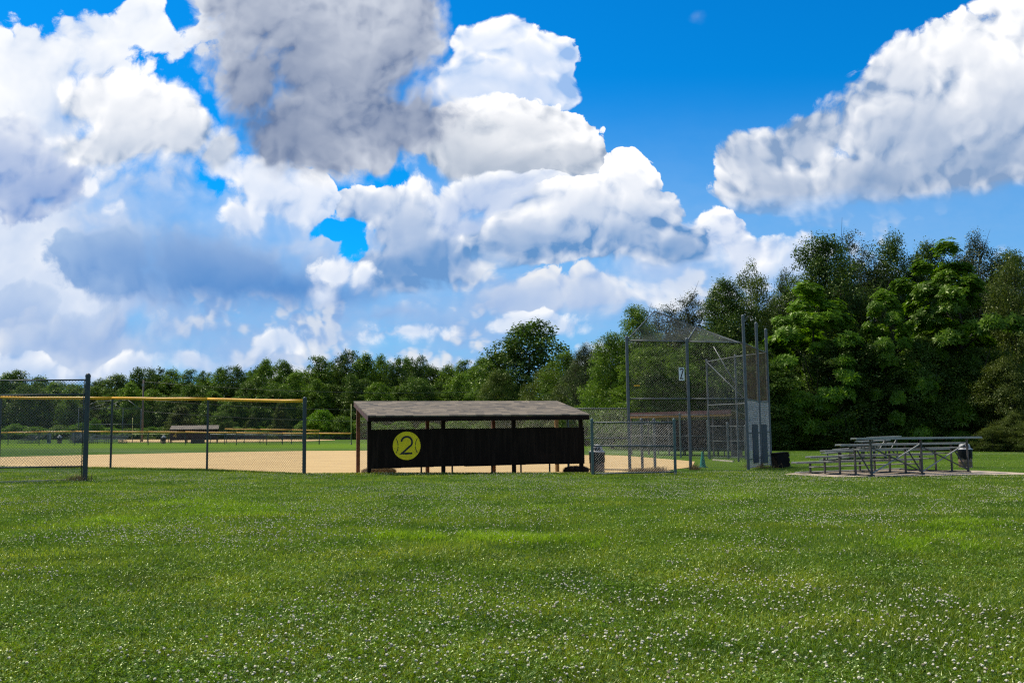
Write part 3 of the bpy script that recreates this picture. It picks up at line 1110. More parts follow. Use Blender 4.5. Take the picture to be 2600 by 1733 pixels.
def ribbon(mb, pts, th, place, depth=0.004, mi=0, close=False):
    """flat stroke with mitred corners; place(x, z, d) -> world point"""
    n = len(pts)
    Lf, Rt = [], []
    for i in range(n):
        a = Vector(pts[max(0, i - 1)])
        b = Vector(pts[min(n - 1, i + 1)])
        c = Vector(pts[i])
        d1 = (c - a).normalized() if (c - a).length > 1e-6 else (b - c).normalized()
        d2 = (b - c).normalized() if (b - c).length > 1e-6 else d1
        d = (d1 + d2).normalized()
        nn = Vector((-d.y, d.x))
        k = th / 2 / max(0.35, nn.dot(Vector((-d1.y, d1.x))))
        Lf.append(c + nn * k)
        Rt.append(c - nn * k)
    vs, fs = [], []
    for l, r_ in zip(Lf, Rt):
        vs += [place(l.x, l.y, 0), place(r_.x, r_.y, 0), place(l.x, l.y, depth), place(r_.x, r_.y, depth)]
    for i in range(n - 1):
        a, b = 4 * i, 4 * i + 4
        fs += [(a + 2, a + 3, b + 3, b + 2), (a, a + 2, b + 2, b), (a + 1, b + 1, b + 3, a + 3)]
    fs += [(0, 1, 3, 2), (4 * n - 4, 4 * n - 2, 4 * n - 1, 4 * n - 3)]
    mb.add(vs, fs, mi)


# ------------------------------------------------------------------ dugouts
def dugout(label, O, yaw, L, zroof, zpanel, bays=3, number=None, depth=2.9, slope=0.68, mats=None, zg=None):
    """O: near-left corner of the closed back wall (x, y); heights are world z"""
    mt = dict(panel='panel', fascia='fascia', trim='fascia_red', post='post_wood', roof='shingle')
    mt.update(mats or {})
    e1 = Vector((math.cos(yaw), math.sin(yaw), 0))
    e2 = Vector((-math.sin(yaw), math.cos(yaw), 0))
    O = Vector((O[0], O[1], 0))
    R = Matrix((e1, e2, Vector((0, 0, 1)))).transposed()
    W = lambda a, b, z: O + e1 * a + e2 * b + Vector((0, 0, z))
    if zg is None:
        zg = float(gz(O.x, O.y))
    t = thing('dugout', label, 'dugout', (O.x, O.y, zg))
    ov, far, th = 0.4, depth + 0.42, 0.03
    zn, zf = zroof, zroof + slope
    # shingled roof slab with its own UVs
    mb = MB()
    a, b, c, d = W(-.05, -ov, zn), W(L + .05, -ov, zn), W(L + .05, far, zf), W(-.05, far, zf)
    vs = [a, b, c, d] + [p - Vector((0, 0, .05)) for p in (a, b, c, d)]
    mb.add(vs, [(0, 1, 2, 3), (7, 6, 5, 4), (0, 4, 5, 1), (1, 5, 6, 2), (2, 6, 7, 3), (3, 7, 4, 0)])
    ro = mb.build('roof', M[mt['roof']], t)
    uvl = ro.data.uv_layers.new(name='UVMap')
    for poly in ro.data.polygons:
        for li in poly.loop_indices:
            co = ro.data.vertices[ro.data.loops[li].vertex_index].co + Vector((O.x, O.y, zg)) - O
            uvl.data[li].uv = (co.dot(e1) + 20, co.dot(e2) * 1.02 + 20)
    # fascia boards butt under the slab
    mb = MB()
    mb.beam(W(-.02, -ov + .02, zn - .05 - .09), W(L + .02, -ov + .02, zn - .05 - .09), 0.04, 0.17)
    mb.beam(W(-.02, far - .02, zf - .05 - .09), W(L + .02, far - .02, zf - .05 - .09), 0.04, 0.17)
    mb.build('fascia', M[mt['fascia']], t)
    for x in (-.025, L + .025):
        mb = MB()
        mb.beam(W(x, -ov + .045, zn - .14), W(x, far - .045, zf - .14), 0.045, 0.17)
        mb.build('barge_board', M[mt['trim']], t)
    mb = MB()
    sec = slope / (far + ov)
    for k in range(int(L / 0.6)):
        x = 0.3 + k * 0.6
        mb.beam(W(x, -ov + .05, zn - .13 + .0), W(x, far - .05, zf - .13), 0.04, 0.14)
    mb.build('rafter', M[mt['fascia']], t)
    for i in range(bays + 1):
        x = 0.08 + (L - .25) * i / bays
        zr = zn + sec * (ov + .08) - .2
        mb = MB()
        mb.box(W(x, .08, (zg - .4 + zr) / 2), (.14, .14, zr - zg + .4), R)
        mb.build('post', M[mt['panel']], t)
        zr = zn + sec * (ov + depth) - .2
        mb = MB()
        mb.box(W(x, depth, (zg - .5 + zr) / 2), (.14, .14, zr - zg + .5), R)
        mb.build('post', M['post_tan' if i == bays else mt['post']], t)
    # back wall of boards
    mb = MB()
    nb = int(L / 1.2)
    w = (L - .1) / nb
    for k in range(nb):
        mb.box(W(.02 + w * (k + .5), -.02 - .006 * (k % 2), (zpanel[0] + zpanel[1]) / 2 + .01 * ((k * 7) % 3)), (w + .02, .025, zpanel[1] - zpanel[0]), R)
    wall = mb.build('back_wall', M[mt['panel']], t)
    if number == 2:
        # round softball sign painted on its own disc
        cx, cz, r = 1.515, (zpanel[0] + zpanel[1]) / 2 + .11, 0.545
        pl = lambda x, z, dd: W(x, -.04 - dd, z)
        mb = MB()
        n = 48
        f = [pl(cx + r * math.cos(2 * math.pi * k / n), cz + r * math.sin(2 * math.pi * k / n), .012) for k in range(n)]
        bk = [pl(cx + r * math.cos(2 * math.pi * k / n), cz + r * math.sin(2 * math.pi * k / n), 0) for k in range(n)]
        mb.add(f + bk, [tuple(range(n))] + [(k, n + k, n + (k + 1) % n, (k + 1) % n) for k in range(n)])
        sg = mb.build('round_sign', M['sign_yellow'], wall)
        pl2 = lambda x, z, dd: W(x, -.0525 - dd, z)
        mb = MB()
        ribbon(mb, stroke_2(cx, cz + .01, .68, .42, .072), .072, pl2)
        mb.build('numeral', M['black'], wall)
        for sx in (-1, 1):
            mb = MB()
            for (a0, a1) in ((-34, -2), (2, 34)):
                arc = []
                for k in range(9):
                    an = math.radians(a0 + (a1 - a0) * k / 8)
                    arc.append((cx + sx * (r * 1.48 - r * .86 * math.cos(an)) * 1.0, cz + r * .86 * 1.05 * math.sin(an)))
                ribbon(mb, arc, .026, pl2, depth=.003)
            mb.build('stitching', M['black'], wall)
    return t, W, R, zg


YAW = math.radians(18)
OX, OY = (933 - 1300) / FPX * 35.7, 35.7
O2 = at(933, 1100, 35.7)
zr = top_z(938.4, 1054.5, 35.35)
zf = top_z(901, 1018, 38.9)
zp = (top_z(934, 1189.5, 35.7), top_z(934, 1090.5, 35.7))
dg, W, R, zg = dugout('long dark-stained dugout with a shingle roof and a yellow number 2 ball sign', (O2.x, O2.y), YAW, 9.0, zr, zp, number=2,
                      slope=zf - zr, zg=float(gz(O2.x, O2.y + 1)))
# chain link along the front of the dugout (field side)
mb = MB()
wires(mb, W(.1, 3.02, 0), W(8.8, 3.02, 0), (zg - .1, zr + .2), (zg - .2, zr + .2), 0.085, 0.0024)
mb.build('wire_mesh', M['wire'], dg)
# players' bench under the roof
b0 = W(2.0, 1.2, zg)
bt = thing('players_bench', 'long bench under the near dugout roof, its legs showing below the black wall', 'bench', b0)
mb = MB()
mb.beam(W(1.7, 1.2, zg + .46), W(8.3, 1.2, zg + .42), .28, .045)
mb.build('seat', M['alu'], bt)
for l in (2.36, 3.64, 5.32, 6.58, 7.85):
    mb = MB()
    c = W(l, 1.2, zg)
    gzz = zg - .02 * (l - 2)
    mb.tube([c + Vector((0, 0, -.3)), c + Vector((0, 0, .42))], .035, 8)
    mb.lathe(c + Vector((0, 0, .33)), [(.03, 0), (.12, .04), (.12, .09)], 10)
    mb.build('leg', M['steel_dark'], bt)


# bundles of straw at the two ends of the wall
def bundle(label, c, L, r, yaw, seed):
    rs = np.random.default_rng(seed)
    t = thing('straw_bundle', label, 'straw bundle', c, 'straw bundles at the dugout wall')
    e = Vector((math.cos(yaw), math.sin(yaw), 0))
    s = Vector((-math.sin(yaw), math.cos(yaw), 0))
    mb = MB()
    n = 14
    pts = [c + e * (L * (k / n - .5)) + Vector((0, 0, r * .75)) for k in range(n + 1)]
    rr = [max(.02, r * (1 - abs(2 * k / n - 1) ** 3.5) ** .5 * (1 + rs.normal(0, .07))) for k in range(n + 1)]
    mb.tube(pts, rr, 14)
    mb.build('bale', M['straw'], t)
    N_ = 5000
    th = rs.uniform(-.2, math.pi + .2, N_)
    x = rs.uniform(-.5, .5, N_)
    rad = r * np.sqrt(np.clip(1 - np.abs(2 * x) ** 3.5, 0.05, 1)) * rs.uniform(.93, 1.08, N_)
    P = np.stack([c.x + e.x * L * x + s.x * np.cos(th) * rad, c.y + e.y * L * x + s.y * np.cos(th) * rad, c.z + r * .75 + np.sin(th) * rad], -1)
    D = rs.normal(0, 1, (N_, 3))
    D /= np.linalg.norm(D, axis=1)[:, None]
    nrm = np.stack([s.x * np.cos(th), s.y * np.cos(th), np.sin(th)], -1)
    D = D - nrm * (D * nrm).sum(1)[:, None] * .7
    D *= rs.uniform(.05, .16, N_)[:, None]
    Wd = np.cross(D, nrm)
    Wd = Wd / (np.linalg.norm(Wd, axis=1)[:, None] + 1e-6) * .004
    V = np.stack([P - Wd, P + Wd, P + D + nrm * .02], 1).reshape(-1, 3)
    V -= np.array(c)[None]
    o = link('loose_straw', np_mesh('loose_straw', V, np.arange(len(V)).reshape(-1, 3), M['straw_pale'] if seed == 1 else M['straw'], nside=3), t)
    return t


c = G(962, 1203.5)
bundle('dark rounded straw bundle at the left foot of the dugout wall, below the yellow sign', Vector((c.x, c.y, c.z - .03)), 1.38, .17, .05, 1)
c = G(1463, 1202)
bundle('dark rounded straw bundle at the right foot of the dugout wall, beside the bin', Vector((c.x, c.y, c.z - .03)), 1.05, .19, .05, 2)


# ------------------------------------------------------------------ litter bins
def bin_proto(label, loc, r=.315, h=.88, group='drum litter bins with domed lids'):
    t = thing('trash_can', label, 'bin', loc, group)
    L0 = Vector(loc)
    mb = MB()
    mb.lathe(L0, [(0.01, -.1), (r * .98, -.1), (r, .0), (r, h * .30), (r * 1.03, h * .32), (r, h * .34), (r, h * .63), (r * 1.03, h * .65), (r, h * .67), (r, h), (r * .95, h), (r * .95, h * .9), (0.01, h * .9)], 24)
    mb.build('drum', M['drum'], t)
    mb = MB()
    prof = [(r * 1.06, h * .52), (r * 1.05, h * .6), (r * 1.08, h * .7), (r * 1.055, h * .8), (r * 1.09, h * .92), (r * 1.05, h * 1.005), (r * .9, h * 1.01)]
    n = 36
    vs, fs = [], []
    rs = random.Random(3)
    for k, (rr, z) in enumerate(prof):
        for i in range(n):
            a = 2 * math.pi * i / n
            q = rr * (1 + .02 * math.sin(i * 3.1 + k * 1.3) * (1 if k < 5 else 0))
            dz = (-.07 * max(0, math.sin(i * .52)) + .03 * math.sin(i * 1.7)) if k == 0 else 0
            vs.append(L0 + Vector((q * math.cos(a), q * math.sin(a), z + dz)))
    for k in range(len(prof) - 1):
        for i in range(n):
            fs.append((k * n + i, k * n + (i + 1) % n, (k + 1) * n + (i + 1) % n, (k + 1) * n + i))
    mb.add(vs, fs, 0, True)
    mb.build('bin_liner', M['rubber'], t)
    mb = MB()
    R_ = r * .82
    mb.lathe(L0, [(r * 1.14, h * 1.0), (r * 1.15, h * 1.03), (r * 1.02, h * 1.05), (R_, h * 1.10), (R_, h * 1.16)] +
             [(R_ * math.cos(a), h * 1.16 + .20 * math.sin(a)) for a in (math.radians(x) for x in (15, 30, 45, 60, 75, 86))], 24)
    mb.build('dome_lid', M['dome'], t)
    # push door in the dome
    mb = MB()
    mb.box(L0 + Vector((0, -R_ * .93, h * 1.17)), (.24, .03, .15), Matrix.Rotation(-.25, 3, 'X'))
    mb.build('flap', M['black'], t)
    return t


tc0 = bin_proto('domed litter bin with a black liner just behind the low panel, right of the dugout', tuple(G(1518, 1200.5) + Vector((0, .25, 0))))
# bins elsewhere
for px, py, lab, s in ((2452, 1186, 'domed litter bin standing at the right end of the near bleacher', .92),
                       (415, 1125.5, 'tiny far litter bin at the left corner of the far brown dugout', 1.0),
                       (151, 1125.0, 'tiny far litter bin behind the tall left fence, beside the small far bleachers', 1.0),
                       (1873, 1158, 'litter bin seen through the right half of the backstop, behind its posts', 1.0)):
    q = G(px, py)
    dup(tc0, q, rz=random.uniform(-.6, .6), scale=(s, s, s), label=lab)

# ------------------------------------------------------------------ small things near the backstop
c = G(1784.5, 1186)
t = thing('traffic_cone', 'tall teal green cone standing on the grass inside the backstop', 'cone', c)
mb = MB()
mb.lathe(c, [(.165, .03), (.155, .05), (.135, .1), (.035, .70), (.03, .715), (.005, .715)], 20)
mb.build('cone_body', M['cone'], t)
mb = MB()
mb.box(c + Vector((0, 0, .012)), (.36, .36, .03), Matrix.Rotation(.3, 3, 'Z'))
mb.build('base', M['cone'], t, bevel=.008)

c = G(1984, 1187)
t = thing('storage_box', 'dark box leaning at the right foot of the backstop', 'box', c)
Rb = Matrix.Rotation(math.radians(24), 3, 'Z') @ Matrix.Rotation(math.radians(-4), 3, 'Y')
mb = MB()
mb.box(c + Rb @ Vector((-.02, 0, .34)), (.66, .42, .62), Rb)
mb.build('body', M['darkbox'], t, bevel=.012)
mb = MB()
mb.box(c + Rb @ Vector((-.02, 0, .672)), (.72, .47, .035), Rb)
mb.build('lid', M['darkbox'], t, bevel=.006)
mb = MB()
for zz in (.12, .34, .56):
    mb.box(c + Rb @ Vector((.33, 0, zz)), (.03, .44, .16), Rb)
mb.build('side_board', M['boxlid'], t, bevel=.004)

mb = MB()
a, b = G(1811, 1168.5), G(1862, 1172.5)
mb.beam(a + Vector((0, 0, .04)), b + Vector((0, 0, .04)), .10, .07)
tag(mb.build('timber_plank', M['board']), 'pale timber plank lying on the grass inside the backstop', 'plank')

# ------------------------------------------------------------------ backstop
def backstop():
    B = {}

    def post(key, px, pyb, pyt, Y=None):
        Y = Y or G(px, pyb).y
        q = gx(px, Y)
        B[key] = (q, top_z(px, pyt, Y), Y)
    post('a', 1597, 1190.5, 852, 40.3)
    post('b', 1751, 1190.5, 857, 40.2)
    post('c', 1897, 1190.6, 798, 40.0)
    post('d', 1930, 1185, 817, 42.6)
    post('e', 1954.5, 1182, 833, 44.4)
    post('f', 1873, 1168.6, 899, 50.5)
    post('g', 1800, 1163, 911, 55.0)
    t = thing('backstop', 'huge chain-link backstop with an angled net hood and a small number 2 board', 'backstop', B['c'][0])
    for k in 'abcdefg':
        mb = MB()
        dome_post(mb, B[k][0], B[k][1], .068 if k in 'abcde' else .055, 12)
        mb.build('post', M['steel'], t)

    def z(k, px, py):
        return top_z(px, py, B[k][2])
    H = {  # rail heights: top, middle, low, bottom
        'top': dict(a=z('a', 1592, 864), b=z('b', 1742, 867), c=z('c', 1884, 870), d=z('d', 1915, 886), e=z('e', 1942, 895), f=z('f', 1867, 905), g=z('g', 1792, 918)),
        'mid': dict(a=z('a', 1594, 1012), b=z('b', 1745, 1012), c=z('c', 1892, 1012), d=z('d', 1925, 1019), e=z('e', 1950, 1018.5), f=z('f', 1870, 1025), g=z('g', 1796, 1028)),
    }
    low = dict(c=z('c', 1895, 1099), d=z('d', 1928, 1097), e=z('e', 1953, 1095))
    bot = dict(c=z('c', 1897, 1166), d=z('d', 1929, 1160), e=z('e', 1954, 1154))

    def V(k, h):
        q = B[k][0]
        return Vector((q.x, q.y, h))
    for hh, ks in ((H['top'], 'abcdefg'), (H['mid'], 'abcdefg'), (low, 'cde'), (bot, 'cde')):
        for k1, k2 in zip(ks, ks[1:]):
            mb = MB()
            mb.tube([V(k1, hh[k1]), V(k2, hh[k2])], .028, 8)
            mb.build('rail', M['steel'], t)
    # hood: front edge of the overhang above the field
    hood = [at(1661, 790, 42.6), at(1767, 829.5, 43.6), at(1880, 872, 45.0)]
    base = [V('a', H['top']['a']), V('b', H['top']['b']), V('c', H['top']['c'])]
    edge = hood + [V('e', H['top']['e'])]
    mb = MB()
    for a, b in zip(edge, edge[1:]):
        mb.tube([a, b], .028, 8)
    for a, b in zip(base, hood):
        mb.tube([a, b], .026, 8)
    mb.build('hood_frame', M['steel'], t)
    mb = MB()
    mb.tube([V('g', H['top']['g']), at(1886, 1008, 51.0)], .03, 8)
    mb.build('brace', M['steel'], t)
    mb = MB()
    mb.tube([at(1812, 880, 50.0), at(1884, 1004, 49.0)], .03, 8)
    mb.build('brace', M['steel'], t)
    # wire mesh of the wings and the back
    mb = MB()
    for k1, k2 in (('a', 'b'), ('b', 'c')):
        wires(mb, B[k1][0], B[k2][0], (B[k1][0].z + .04, H['top'][k1]), (B[k2][0].z + .04, H['top'][k2]), .10, .0019)
    mb.build('wire_mesh', M['wire_dark'], t)
    mb = MB()
    for k1, k2 in (('e', 'f'), ('f', 'g')):
        wires(mb, B[k1][0], B[k2][0], (B[k1][0].z + .04, H['top'][k1]), (B[k2][0].z + .04, H['top'][k2]), .13, .0022)
    mb.build('wire_mesh', M['wire_dark'], t)

    # hood mesh: wires laid on the sloping quads
    def slope_wires(mb, q, step, r):
        a, b, c, d = q           # a-b low edge, d-c high edge
        nu = int((b - a).length / step)
        nv = int((d - a).length / step)
        P = lambda u, v: a.lerp(b, u).lerp(d.lerp(c, u), v)
        n = nu + nv
        for sg in (0, 1):
            for k in range(1, n):
                pts = []
                for v in (0, 1):
                    u = (k - v * nv) / nu
                    pts.append((u, v))
                (u0, v0), (u1, v1) = pts
                # clip u to 0..1
                def clip(u0, v0, u1, v1):
                    t0, t1 = 0.0, 1.0
                    du = u1 - u0
                    if du < 0:
                        t0 = max(t0, (u0 - 1) / -du)
                        t1 = min(t1, u0 / -du)
                    return (u0 + du * t0, v0 + (v1 - v0) * t0), (u0 + du * t1, v0 + (v1 - v0) * t1), t1 > t0
                p, q_, ok = clip(u0, v0, u1, v1)
                if not ok:
                    continue
                if sg:
                    p, q_ = (1 - p[0], p[1]), (1 - q_[0], q_[1])
                mb.tube([P(*p), P(*q_)], r, 3, caps=False, smooth=False)
    mb = MB()
    quads = [(base[0], base[1], hood[1], hood[0]), (base[1], base[2], hood[2], hood[1]),
             (base[2], V('d', H['top']['d']), V('e', H['top']['e']), hood[2])]
    for q in quads[:2]:
        slope_wires(mb, q, .12, .0024)
    mb.build('hood_mesh', M['wire'], t)
    # fine brown net behind the plate: woven cords between the mid rail and the hood
    mb = MB()
    for k1, k2 in (('c', 'd'), ('d', 'e')):
        wires(mb, B[k1][0], B[k2][0], (H['mid'][k1], H['top'][k1]), (H['mid'][k2], H['top'][k2]), .055, .0019)
    for q in quads[2:]:
        slope_wires(mb, q, .07, .0022)
    mb.build('net', M['net'], t)
    # pale woven slats in the lower back
    mb = MB()
    for k1, k2 in (('c', 'd'), ('d', 'e')):
        a, b = B[k1][0], B[k2][0]
        L = (b - a).length
        n = int(L / .075)
        hdir = (b - a).normalized()
        for i in range(n):
            s = (i + .5) / n
            x = a.lerp(b, s)
            z0 = x.z + .06
            z1 = H['mid'][k1] + (H['mid'][k2] - H['mid'][k1]) * s
            m = int((z1 - z0) / .085)
            for j in range(m):
                zz = z0 + (z1 - z0) * (j + .5) / m
                if rng.random() < .05:
                    continue
                mb.box((x.x, x.y, zz), (.050, .006, .052), Matrix.Rotation(math.atan2(hdir.y, hdir.x), 3, 'Z') @ Matrix.Rotation(rng.normal(0, .25), 3, 'X') @ Matrix.Rotation(rng.normal(0, .15), 3, 'Y'))
    mb.build('woven_slats', M['slat'], t)
    mb = MB()
    for k1, k2 in (('c', 'd'), ('d', 'e')):
        wires(mb, B[k1][0], B[k2][0], (B[k1][0].z + .04, H['mid'][k1]), (B[k2][0].z + .04, H['mid'][k2]), .085, .003)
    mb.build('wire_mesh', M['wire'], t)
    # two dark boards either side of the middle back post
    for (pa, pb) in ((1908.5, 1922), (1932, 1945)):
        u = []
        for px in (pa, pb):
            k1, k2 = ('c', 'd') if px < 1927 else ('d', 'e')
            a, b = B[k1][0], B[k2][0]
            pxa, pxb = {'c': 1897, 'd': 1929, 'e': 1954}[k1], {'c': 1897, 'd': 1929, 'e': 1954}[k2]
            q = a.lerp(b, (px - pxa) / (pxb - pxa))
            u.append(q + Vector((.022, -.011, 0)))
        z1 = top_z(pa, 1077, u[0].y)
        z0 = top_z(pa, 1176, u[0].y)
        mb = MB()
        mb.beam(Vector((u[0].x, u[0].y, (z0 + z1) / 2)), Vector((u[1].x, u[1].y, (z0 + z1) / 2)), .02, z1 - z0)
        mb.build('board', M['bluepad'], t)
    # number board hung on the middle post
    q = B['b'][0]
    zc = top_z(1730.5, 949, 40.1)
    x0, x1 = at(1723.7, 949, 40.1).x, at(1737.5, 949, 40.1).x
    xc = (x0 + x1) / 2
    hh = top_z(1730, 932.5, 40.1) - top_z(1730, 965.3, 40.1)
    mb = MB()
    mb.box((xc, 40.08, zc), (x1 - x0, .015, hh))
    nb = mb.build('number_board', M['white'], t)
    mb = MB()
    ribbon(mb, stroke_2(xc, zc, hh * .80, .125, .046), .046, lambda x, z_, d_: Vector((x, 40.0715 - d_, z_)))
    mb.build('numeral', M['black'], nb)
    mb = MB()
    a = at(1610, 978.5, 40.22)
    mb.box((a.x + .12, 40.22, a.z), (.26, .012, .055))
    mb.build('warning_plate', M['yellow'], t)
    return t


M['net'] = simple('brown_netting', (0.14, 0.095, 0.05), 0.9, 0.0, 0.3, 3.0)
M['slat'] = simple('pale_woven_slats', (0.46, 0.46, 0.43), 0.6, 0.0, 0.2, 9.0)
backstop()


# far backstop of the other field
def far_backstop():
    Y = 150
    t = thing('backstop', 'faint thin-framed far backstop seen between the posts of the left fence', 'backstop', gx(311, Y))
    V = lambda px, py, y=Y: at(px, py, y)
    tops = {}
    for px, py, y in ((198, 1037, 158), (222, 1038, 152), (311, 1036, Y), (357, 1037, Y)):
        mb = MB()
        g0 = gx(px, y)
        mb.tube([g0, Vector((g0.x, g0.y, top_z(px, py, y)))], .055, 6)
        mb.build('post', M['steel'], t)
    mb = MB()
    for a, b in (((198, 1037), (357, 1037)), ((222, 1077), (357, 1077)), ((198, 1037), (250, 1018)), ((222, 1038), (270, 1023)), ((262, 1037), (308, 1016)),
                 ((290, 1025), (311, 1036)), ((326, 1016), (357, 1038)), ((308, 1016), (326, 1016)), ((250, 1018), (308, 1016))):
        mb.tube([V(*a), V(*b)], .05, 6)
    mb.build('frame', M['steel'], t)
    mb = MB()
    g0, g1 = gx(222, Y), gx(357, Y)
    wires(mb, g0, g1, (g0.z, top_z(222, 1038, Y)), (g1.z, top_z(357, 1037, Y)), .3, .003)
    mb.build('wire_mesh', M['wire_dark'], t)


far_backstop()

# ------------------------------------------------------------------ first-base dugout behind the backstop
def far_dugout_right():
    Y0, Y1 = 66.0, 60.0
    a, b = gx(1601, Y0), gx(1858, Y1)
    t = thing('dugout', 'dark open-fronted dugout with a maroon roof edge behind the backstop wire', 'dugout', a)
    d = (b - a)
    d.z = 0
    L = d.length
    e = d.normalized()
    s = Vector((-e.y, e.x, 0))
    zt0, zt1 = top_z(1601, 1047, Y0), top_z(1745, 1044, Y0 + (Y1 - Y0) * .56)
    zt = (zt0 + zt1) / 2
    A = Vector((a.x, a.y, 0))
    W_ = lambda u, v, z: A + e * u + s * v + Vector((0, 0, z))
    mb = MB()
    mb.prism([W_(-.1, -.15, zt), W_(-.1, 2.9, zt - .45), W_(-.1, 2.9, zt - .5), W_(-.1, -.15, zt - .06)], e * (L + .2))
    mb.build('roof', M['shingle'], t)
    mb = MB()
    mb.beam(W_(-.12, -.17, zt - .13), W_(L + .12, -.17, zt - .13), .04, .26)
    mb.build('fascia', M['fascia_red'], t)
    mb = MB()
    mb.beam(W_(0, 0, zt - .33), W_(L, 0, zt - .33), .09, .12)
    mb.build('beam', M['post_tan'], t)
    gz0 = a.z
    for u in (.05, L * .19, L * .40, L * .62, L * .83, L - .05):
        mb = MB()
        mb.box(W_(u, 0, (gz0 - .5 + zt - .4) / 2), (.09, .09, zt - .4 - gz0 + .5), Matrix.Rotation(math.atan2(e.y, e.x), 3, 'Z'))
        mb.build('post', M['pole_wood'], t)
    mb = MB()
    z0 = top_z(1700, 1137, 66)
    mb.beam(W_(0, 2.7, (z0 + zt - .6) / 2), W_(L, 2.7, (z0 + zt - .6) / 2), .05, zt - .6 - z0)
    mb.beam(W_(L - .02, .1, (z0 + zt - .5) / 2), W_(L - .02, 2.65, (z0 + zt - .5) / 2), .05, zt - .7 - z0)
    mb.build('back_wall', M['fascia'], t)
    for u in (.05, L * .33, L * .66, L - .05):
        mb = MB()
        mb.box(W_(u, 2.62, (gz0 - .5 + zt - .6) / 2), (.1, .1, zt - .6 - gz0 + .5))
        mb.build('post', M['fascia'], t)
    q = W_(L * .3, 1.6, gz0)
    bt = thing('players_bench', 'small dark bench inside the maroon-edged far dugout', 'bench', q)
    mb = MB()
    mb.beam(W_(.8, 1.6, gz0 + .45), W_(L - .5, 1.6, gz0 + .40), .26, .05)
    mb.build('seat', M['steel_dark'], bt)
    for u in (1.2, L * .4, L * .6, L * .8):
        mb = MB()
        c = W_(u, 1.6, gz0)
        mb.tube([c + Vector((0, 0, -.3)), c + Vector((0, 0, .42))], .04, 6)
        mb.build('leg', M['steel_dark'], bt)


far_dugout_right()

# far brown dugout of the other field
q = G(431, 1124.6)
z1 = top_z(428, 1089.5, q.y)
z2 = top_z(428, 1080, q.y + 3.4)
M['panel_red'] = simple('red_brown_boards', (0.062, 0.022, 0.018), 0.8, 0.0, 0.25, 0.8)
d4, W4, R4, zg4 = dugout('small far brown dugout with a shingle roof, seen through the left fence', (q.x, q.y), math.radians(16), 7.0, z1,
                         (top_z(431, 1117.5, q.y), top_z(431, 1093.5, q.y)), bays=3, slope=max(.5, z2 - z1),
                         mats=dict(panel='panel_red', fascia='fascia', trim='fascia', roof='shingle'), zg=float(gz(q.x, q.y)))
# its small orange figure 4
mb = MB()
cz = top_z(444.6, 1105, q.y)
pl = lambda x, z, dd: W4(x, -.045 - dd, z)
cx = .75
ribbon(mb, [(cx + .10, cz - .36), (cx + .10, cz + .36), (cx - .22, cz - .10), (cx + .24, cz - .10)], .10, pl)
mb.build('numeral', M['orange'], d4)
# brown utility box in front of it
c = G(502, 1125.2)
t = thing('storage_box', 'low dark brown box standing in front of the far brown dugout', 'box', c)
mb = MB()
w = 31 / FPX * c.y
mb.box(c + Vector((0, 0, .28)), (w, .8, .56))
mb.build('body', M['box_brown'], t)
mb = MB()
mb.box(c + Vector((0, 0, .59)), (w + .06, .86, .05))
mb.build('lid', M['box_brown'], t)

# ------------------------------------------------------------------ poles and wires
def pole(name, label, cat, px, pyb, pyt, r, mat, Y=None, extra=None):
    q = gx(px, Y) if Y else G(px, pyb)
    zt = top_z(px, pyt, q.y)
    t = thing(name, label, cat, q)
    mb = MB()
    mb.tube([q + Vector((0, 0, -.3)), Vector((q.x, q.y, zt))], [r, r * .75], 10)
    mb.build('shaft', mat, t)
    return t, q, zt


t, uq, uz = pole('utility_pole', 'grey-brown wooden pole rising above the left fence capping, before the far wood', 'pole', 361, 1123, 964, .17, M['pole_wood'], 160)
mb = MB()
mb.box((uq.x, uq.y - .2, uz - .9), (.3, .25, .5))
mb.build('pole_box', M['grey_box'], t)
t, _, _ = pole('foul_pole', 'tall thin yellow-green foul pole just left of the near dugout', 'pole', 891.5, 1127, 1025, .07, M['pole_yellow'])
mb = MB()
mb.lathe(_ if isinstance(_, Vector) else origin_of(t), [(.18, 0), (.18, .12), (.02, .14)], 10)
mb.build('base', M['concrete'], t)
t, _, _ = pole('foul_pole', 'thin yellowish pole left of the wooden pole, far behind the left fence', 'pole', 335.5, 1116, 1060, .08, M['pole_yellow'])
mb = MB()
mb.lathe(origin_of(t), [(.18, 0), (.18, .12), (.02, .14)], 10)
mb.build('base', M['concrete'], t)
for k, (dz, lab) in enumerate(((-.3, 'upper thin dark overhead wire crossing in front of the far wood'),
                               (-3.4, 'middle thin dark overhead wire crossing in front of the far wood'),
                               (-5.4, 'lower thin dark overhead wire crossing in front of the far wood'))):
    mb = MB()
    a = Vector((uq.x, uq.y, uz + dz))
    b = at(1500, 1040, 175)
    b.z = uz + dz - 1.0
    pts = []
    for i in range(13):
        s = i / 12
        p = a.lerp(b, s)
        p.z -= 1.6 * 4 * s * (1 - s)
        pts.append(p)
    mb.tube(pts, .022, 4)
    tag(mb.build('power_line', M['steel_dark']), lab, 'power line', 'overhead wires')

